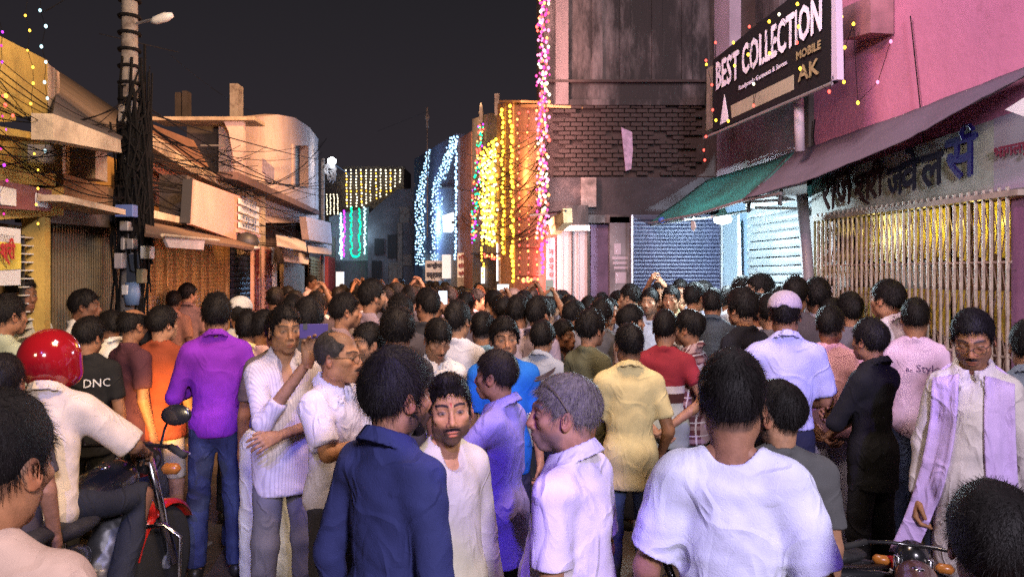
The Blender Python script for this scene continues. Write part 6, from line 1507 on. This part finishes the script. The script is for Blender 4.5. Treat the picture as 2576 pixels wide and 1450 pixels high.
L_L = [
 ('man whose head is cut by the left edge above the peach shirt', 2, 885, 3.0, 20, (.06,.05,.05), dict(tone='brown')),
 ('man in a pale green shirt at the left edge, turned right', 10, 735, 4.5, 60, (.34,.38,.28), dict(tone='brown', sleeve='short')),
 ('tall man in a pale grey green shirt by the shop sign', 52, 688, 5.2, 150, (.36,.38,.33), dict(tone='dark', collar=1)),
 ('man in a bright white tee leaning right beyond the helmet', 180, 722, 5.7, 100, (.66,.64,.60), dict(tone='dark', lean=6)),
 ('man in a white shirt just left of the utility pole foot', 280, 772, 5.3, -30, (.64,.62,.58), dict(tone='dark', collar=1, bald=.06, top=.008)),
 ('bald man in a maroon shirt turned right, in front of the pole', 330, 768, 4.9, 60, (.075,.025,.035), dict(tone='brown', bald=.10, top=.004, side=.002)),
 ('man in a dark navy shirt squeezed between maroon and orange shirts', 368, 812, 5.0, 20, (.02,.03,.07), dict(tone='brown')),
 ('young man in a pale yellow collar shirt beyond the purple shirt', 622, 778, 4.9, 18, (.62,.50,.22), dict(tone='brown', collar=1)),
 ('man in a white cap beside the blue shutter', 604, 742, 5.6, 10, (.40,.40,.40), dict(tone='brown', hat=(.5,.48,.46))),
 ('man with a glowing red ear in a pink shirt left of the raised phone', 662, 776, 4.9, 60, (.60,.38,.38), dict(tone='brown', hyaw=20)),
 ('man with thick dark hair just right of the raised phone', 775, 745, 4.5, 12, (.05,.045,.05), dict(tone='brown', top=.03, side=.014)),
 ('dark haired man facing away just behind the raised phone', 735, 740, 5.5, 4, (.10,.08,.09), dict(tone='brown', top=.028)),
 ('man in profile facing right with a large ear above the glasses man', 862, 733, 5.2, 78, (.26,.18,.19), dict(tone='mid', stubble=.4)),
 ('tall bearded man in a mauve shirt facing right above the heads', 932, 700, 5.8, 70, (.30,.22,.25), dict(tone='mid', beard=.9, hpitch=6, top=.032)),
 ('man with a moustache glancing left beside the glasses man', 934, 808, 4.25, -118, (.22,.10,.11), dict(tone='mid', mustache=.9, stubble=.4, top=.026)),
 ('big curly haired man seen from behind over the navy shirt', 1000, 772, 4.1, 4, (.04,.035,.04), dict(tone='brown', top=.036, side=.022, bulk=.012, mess=.7)),
 ('frizzy haired man behind the big curly haired man', 1008, 738, 5.3, -6, (.06,.05,.055), dict(tone='brown', top=.034, side=.016, mess=.7)),
 ('man with a moustache and backpack strap looking down in a white shirt', 1098, 795, 4.3, 160, (.58,.56,.56), dict(tone='mid', mustache=1, stubble=.3, hpitch=-26, closed=1, collar=1, front=.05)),
 ('man in a pale lilac white tee with shaved sides seen from behind', 1150, 752, 4.75, 18, (.50,.50,.56), dict(tone=(.30,.17,.10), fade=.8, top=.024, side=.002, hyaw=14)),
 ('man in a slate blue tee with cropped hair seen from behind', 1212, 775, 4.9, 4, (.13,.24,.33), dict(tone='mid', fade=.9, top=.004, side=.001)),
 ('curly man in a black tee holding a lit phone up over the heads', 1072, 722, 5.6, 18, (.03,.03,.035), dict(tone='brown', top=.03, arms=((.22,.17,1.30),(.06,.32,1.52),(-.22,.17,1.30),(-.02,.32,1.50)), hyaw=-60)),
 ('dark haired man in a mauve shirt right of the fringe youth', 1302, 738, 5.4, 30, (.34,.28,.34), dict(tone='brown')),
 ('tall dark haired man in a purple grey shirt in the crowd centre', 1352, 742, 5.3, 42, (.26,.21,.27), dict(tone='brown', top=.03, collar=1)),
 ('man behind the striped shirt with white light on his cheek', 1440, 752, 6.0, 50, (.20,.18,.2), dict(tone='brown')),
 ('curly headed youth with a bright rim light above the olive tee', 1512, 748, 5.9, 30, (.08,.08,.09), dict(tone='brown', top=.034, side=.016)),
 ('youth in a black tee with long curly hair near the lamp', 1872, 722, 5.0, -48, (.010,.010,.016), dict(tone='mid', top=.034, side=.02, mess=.6)),
 ('man in a dark blue grey shirt facing the bright shutter', 1792, 722, 6.2, 6, (.05,.065,.085), dict(tone='brown', collar=1, sw=1.04)),
 ('man in white whose white lit hair catches the lamp', 1744, 708, 6.6, 40, (.66,.66,.66), dict(tone='mid', haircut=1)),
 ('man in a pale yellow shirt facing the camera under the lamp', 1690, 716, 7.1, 196, (.50,.48,.28), dict(tone='mid', collar=1, mustache=.6, brow=1)),
 ('bearded man in a pale blue tee facing the camera by the blue shutter', 1637, 722, 7.1, 200, (.42,.52,.66), dict(tone=(.40,.24,.15), beard=.6, mustache=.8)),
 ('moustached man in profile left in front of the blue shutter', 1590, 711, 7.4, -70, (.20,.15,.17), dict(tone=(.36,.21,.13), mustache=1)),
 ('tall man in white lit by the lamp facing left', 1916, 683, 6.1, -100, (.60,.62,.66), dict(tone=(.34,.20,.13), top=.018)),
 ('reddish haired man in front of the pale blue pillar', 1868, 690, 6.5, -20, (.55,.56,.6), dict(tone='brown')),
 ('round headed man in a dark shirt right of the cap', 2000, 690, 5.4, 4, (.06,.05,.06), dict(tone='brown', top=.016, side=.008)),
 ('curly haired man in a grey shirt against the left end of the gate', 2056, 697, 5.5, -6, (.22,.20,.23), dict(tone='dark', top=.030, side=.016, mess=.6)),
 ('dark haired man between the cap and the black tee youth', 1938, 734, 5.1, -20, (.10,.09,.10), dict(tone='brown')),
 ('dark browed man peering over the yellow shirt man', 1712, 700, 7.6, 190, (.12,.11,.13), dict(tone='mid')),
 ('man in a white shirt lit from behind right of the dark blue shirt', 1832, 716, 6.9, 30, (.62,.62,.64), dict(tone='brown')),
]
for (lab, px, yt, d, yaw, sc_, kw) in L_L:
    kw = dict(kw); hat = kw.pop('hat', None); kw.pop('haircut', None)
    rt, kk, PP = person(lab, px, yt, d, yaw, sc_, random.choice([(.03,.035,.06), (.025,.025,.03), (.07,.065,.06)]), hb=.021, **kw)
    if hat: cap_hat(rt, PP, hat)
    if 'lit phone' in lab: held_phone('bright white phone screen raised over the crowd', world_of(rt, (.02, .36, 1.62)), (.25, -1, 0), False, (.75, .85, 1))
# white pajama figure behind the striped shirt
person('man in loose white pyjama trousers hidden behind the striped shirt man', 700, 775, 4.35, 0, (.10,.08,.09), (.62,.64,.66), tone='brown', loosel=1.9, hb=.022)

# ------------------------------------------------------------------ crowd beyond: a few figures built once, copied with new clothes
VAR = [dict(top=.026, side=.010, tone='brown', arms=((.20,.20,1.48),(.10,.36,1.70),(-.20,.20,1.46),(-.04,.36,1.68))), dict(top=.028, side=.012, tone='brown'), dict(top=.020, side=.008, tone='mid', hyaw=25), dict(top=.034, side=.018, mess=.6, tone='brown', hyaw=-20), dict(top=.018, fade=.4, tone='dark', collar=1),
       dict(top=.024, side=.010, tone='mid', hyaw=45, stubble=.5, collar=1), dict(top=.026, tone='brown', hyaw=-40, beard=.8), dict(top=.010, side=.004, fade=.7, tone='brown'), dict(top=.022, tone='mid', mustache=1, collar=1, hyaw=-70)]
SRC = []
CR = [ # px, ytop, d, yaw, shirt, label words
 (795,730,7.0,0,(.10,.07,.07),'dark shirt','in front of the orange shutter'),(722,718,8.8,150,(.20,.13,.11),'brown shirt','by the beige doorway'),(742,728,7.6,190,(.12,.08,.08),'dark brown shirt','below the vertical signs'),
 (690,722,8.2,20,(.16,.12,.11),'dull brown shirt','at the foot of the vertical signs'),(436,728,8.4,20,(.24,.11,.07),'rust shirt','against the rusty shutter'),(472,710,8.6,10,(.22,.12,.10),'red brown shirt','standing highest against the rusty shutter'),
(903,722,8.0,0,(.5,.42,.4),'pale shirt','beside the red column'),
 (970,716,7.4,10,(.18,.14,.16),'grey mauve shirt','right of the tall bearded man'),(995,708,7.8,-15,(.12,.10,.11),'charcoal shirt','below the orange umbrella'),(1030,716,7.2,5,(.14,.11,.12),'dark grey shirt','under the umbrella pole'),
 (1052,712,8.2,0,(.2,.16,.18),'mauve grey shirt','left of the lit phone'),(1098,722,7.0,60,(.10,.08,.09),'dark shirt','right of the lit phone'),(1128,720,7.8,0,(.30,.26,.29),'pale mauve shirt','below the clothing sign'),
(1172,728,7.0,12,(.12,.10,.12),'dark shirt','below the jeweller sign'),(1196,724,7.8,40,(.30,.25,.28),'light mauve shirt','below the multicoloured lamps'),
(1240,726,7.2,0,(.16,.12,.14),'brown grey shirt','below the yellow lamp column'),(1268,740,6.0,20,(.20,.16,.18),'mauve tee','just left of the mauve shirt man'),
 (1290,722,7.6,-30,(.12,.09,.10),'dark tee','below the left yellow string'),(1318,728,6.6,10,(.10,.08,.09),'black tee','below the glaring red lamps'),(1335,718,8.2,0,(.24,.18,.2),'dusty pink shirt','right below the red lamps'),
(1395,728,7.2,0,(.26,.22,.26),'lilac shirt','left of the white shutter doors'),(1412,730,7.4,10,(.5,.46,.5),'white shirt','under the white shutter doors'),
(1432,738,7.0,-20,(.08,.07,.08),'black tee','right under the shutter doors'),
 (1485,742,7.2,-40,(.10,.09,.11),'dark grey shirt','below the purple wall'),(1510,734,7.6,60,(.14,.12,.15),'purple grey shirt','at the purple wall'),(1530,744,6.6,150,(.12,.10,.12),'dim purple shirt','left of the poster pillar'),
(1558,728,7.8,200,(.10,.09,.1),'black shirt','against the poster pillar'),
 (1660,705,7.8,180,(.08,.07,.08),'black shirt','between the two men facing the camera'),(1765,704,7.6,120,(.14,.13,.16),'grey shirt','at the right end of the blue shutter'),
(1965,716,5.8,10,(.08,.07,.08),'black shirt','left behind the cap'),
 (1905,738,5.6,30,(.55,.54,.58),'white shirt','below the tall lit man'),(2090,745,5.4,20,(.10,.09,.10),'black shirt','above the pink tee'),
]
CNT = {}
for i, (px, yt, d, yaw, sc_, w1, w2) in enumerate(CR):
    v = i % len(VAR); lab = 'man in a %s %s' % (w1, w2); tr_ = random.choice([(.03,.035,.06), (.025,.025,.03), (.07,.065,.06)]); tn = random.uniform(.8, 1.35)
    if i < len(VAR):
        rt, kk, PP = person(lab, px, yt, d, yaw, sc_, tr_, hb=.022, hs=.014, hh=.0078, strands=900, **VAR[v]); SRC.append(rt)
    else: copy_person(SRC[v], lab, px, yt, d, yaw, sc_, tr_, tn)
r = random.Random(9); n = 0
for row, (d, x0, x1, stp_) in enumerate(((9.0, 800, 1372, 42), (10.4, 830, 1350, 40), (12.2, 850, 1300, 33), (14.5, 860, 1260, 27), (17.5, 880, 1200, 24), (21, 900, 1150, 22))):
    x = x0+r.uniform(0, 20)
    while x < x1:
        st_ = r.uniform(1.58, 1.74); dd_ = d+r.uniform(-.5, .5)
        cc = r.choice([(.08,.07,.08), (.25,.2,.22), (.4,.36,.36), (.12,.1,.14), (.2,.08,.07), (.1,.13,.2), (.5,.47,.45)])
        copy_person(SRC[r.randrange(len(SRC))], 'one of the small far heads filling the street under the lamp strings', x, HY, dd_, r.uniform(-60, 60) if r.random() < .85 else 180, cc, tone=r.uniform(.7, 1.2), group='far crowd filling the street', st=st_)
        x += stp_*r.uniform(.7, 1.4); n += 1
for (px, z_, d, lab, c) in ((782, 690, 14.0, 'man in a pale pink shirt standing tall before the small rusty shutter', (.5,.36,.36)),):
    copy_person(SRC[4], lab, px, z_, d, 120, c, tone=1.0)
for (px, d, lab, plab, scr, ld, c) in ((1258, 6.9, 'man in a mauve tee raising a small lit phone with both hands', 'small phone with a lit screen lifted in the crowd centre', (.9,.9,1), True, (.2,.16,.18)),
                              (1374, 6.5, 'man in a dusty pink shirt raising a phone before the pink signboard', 'grey green phone lifted before the pink signboard', None, False, (.26,.2,.22))):
    rt = copy_person(SRC[0], lab, px, HY, d, 0, c, tone=1.1, st=1.69)
    held_phone(plab, world_of(rt, (.03, .385, 1.79)), (0, -1, 0), ld, scr, size=(.06, .12) if scr else (.075, .155), col=(.25,.32,.30))
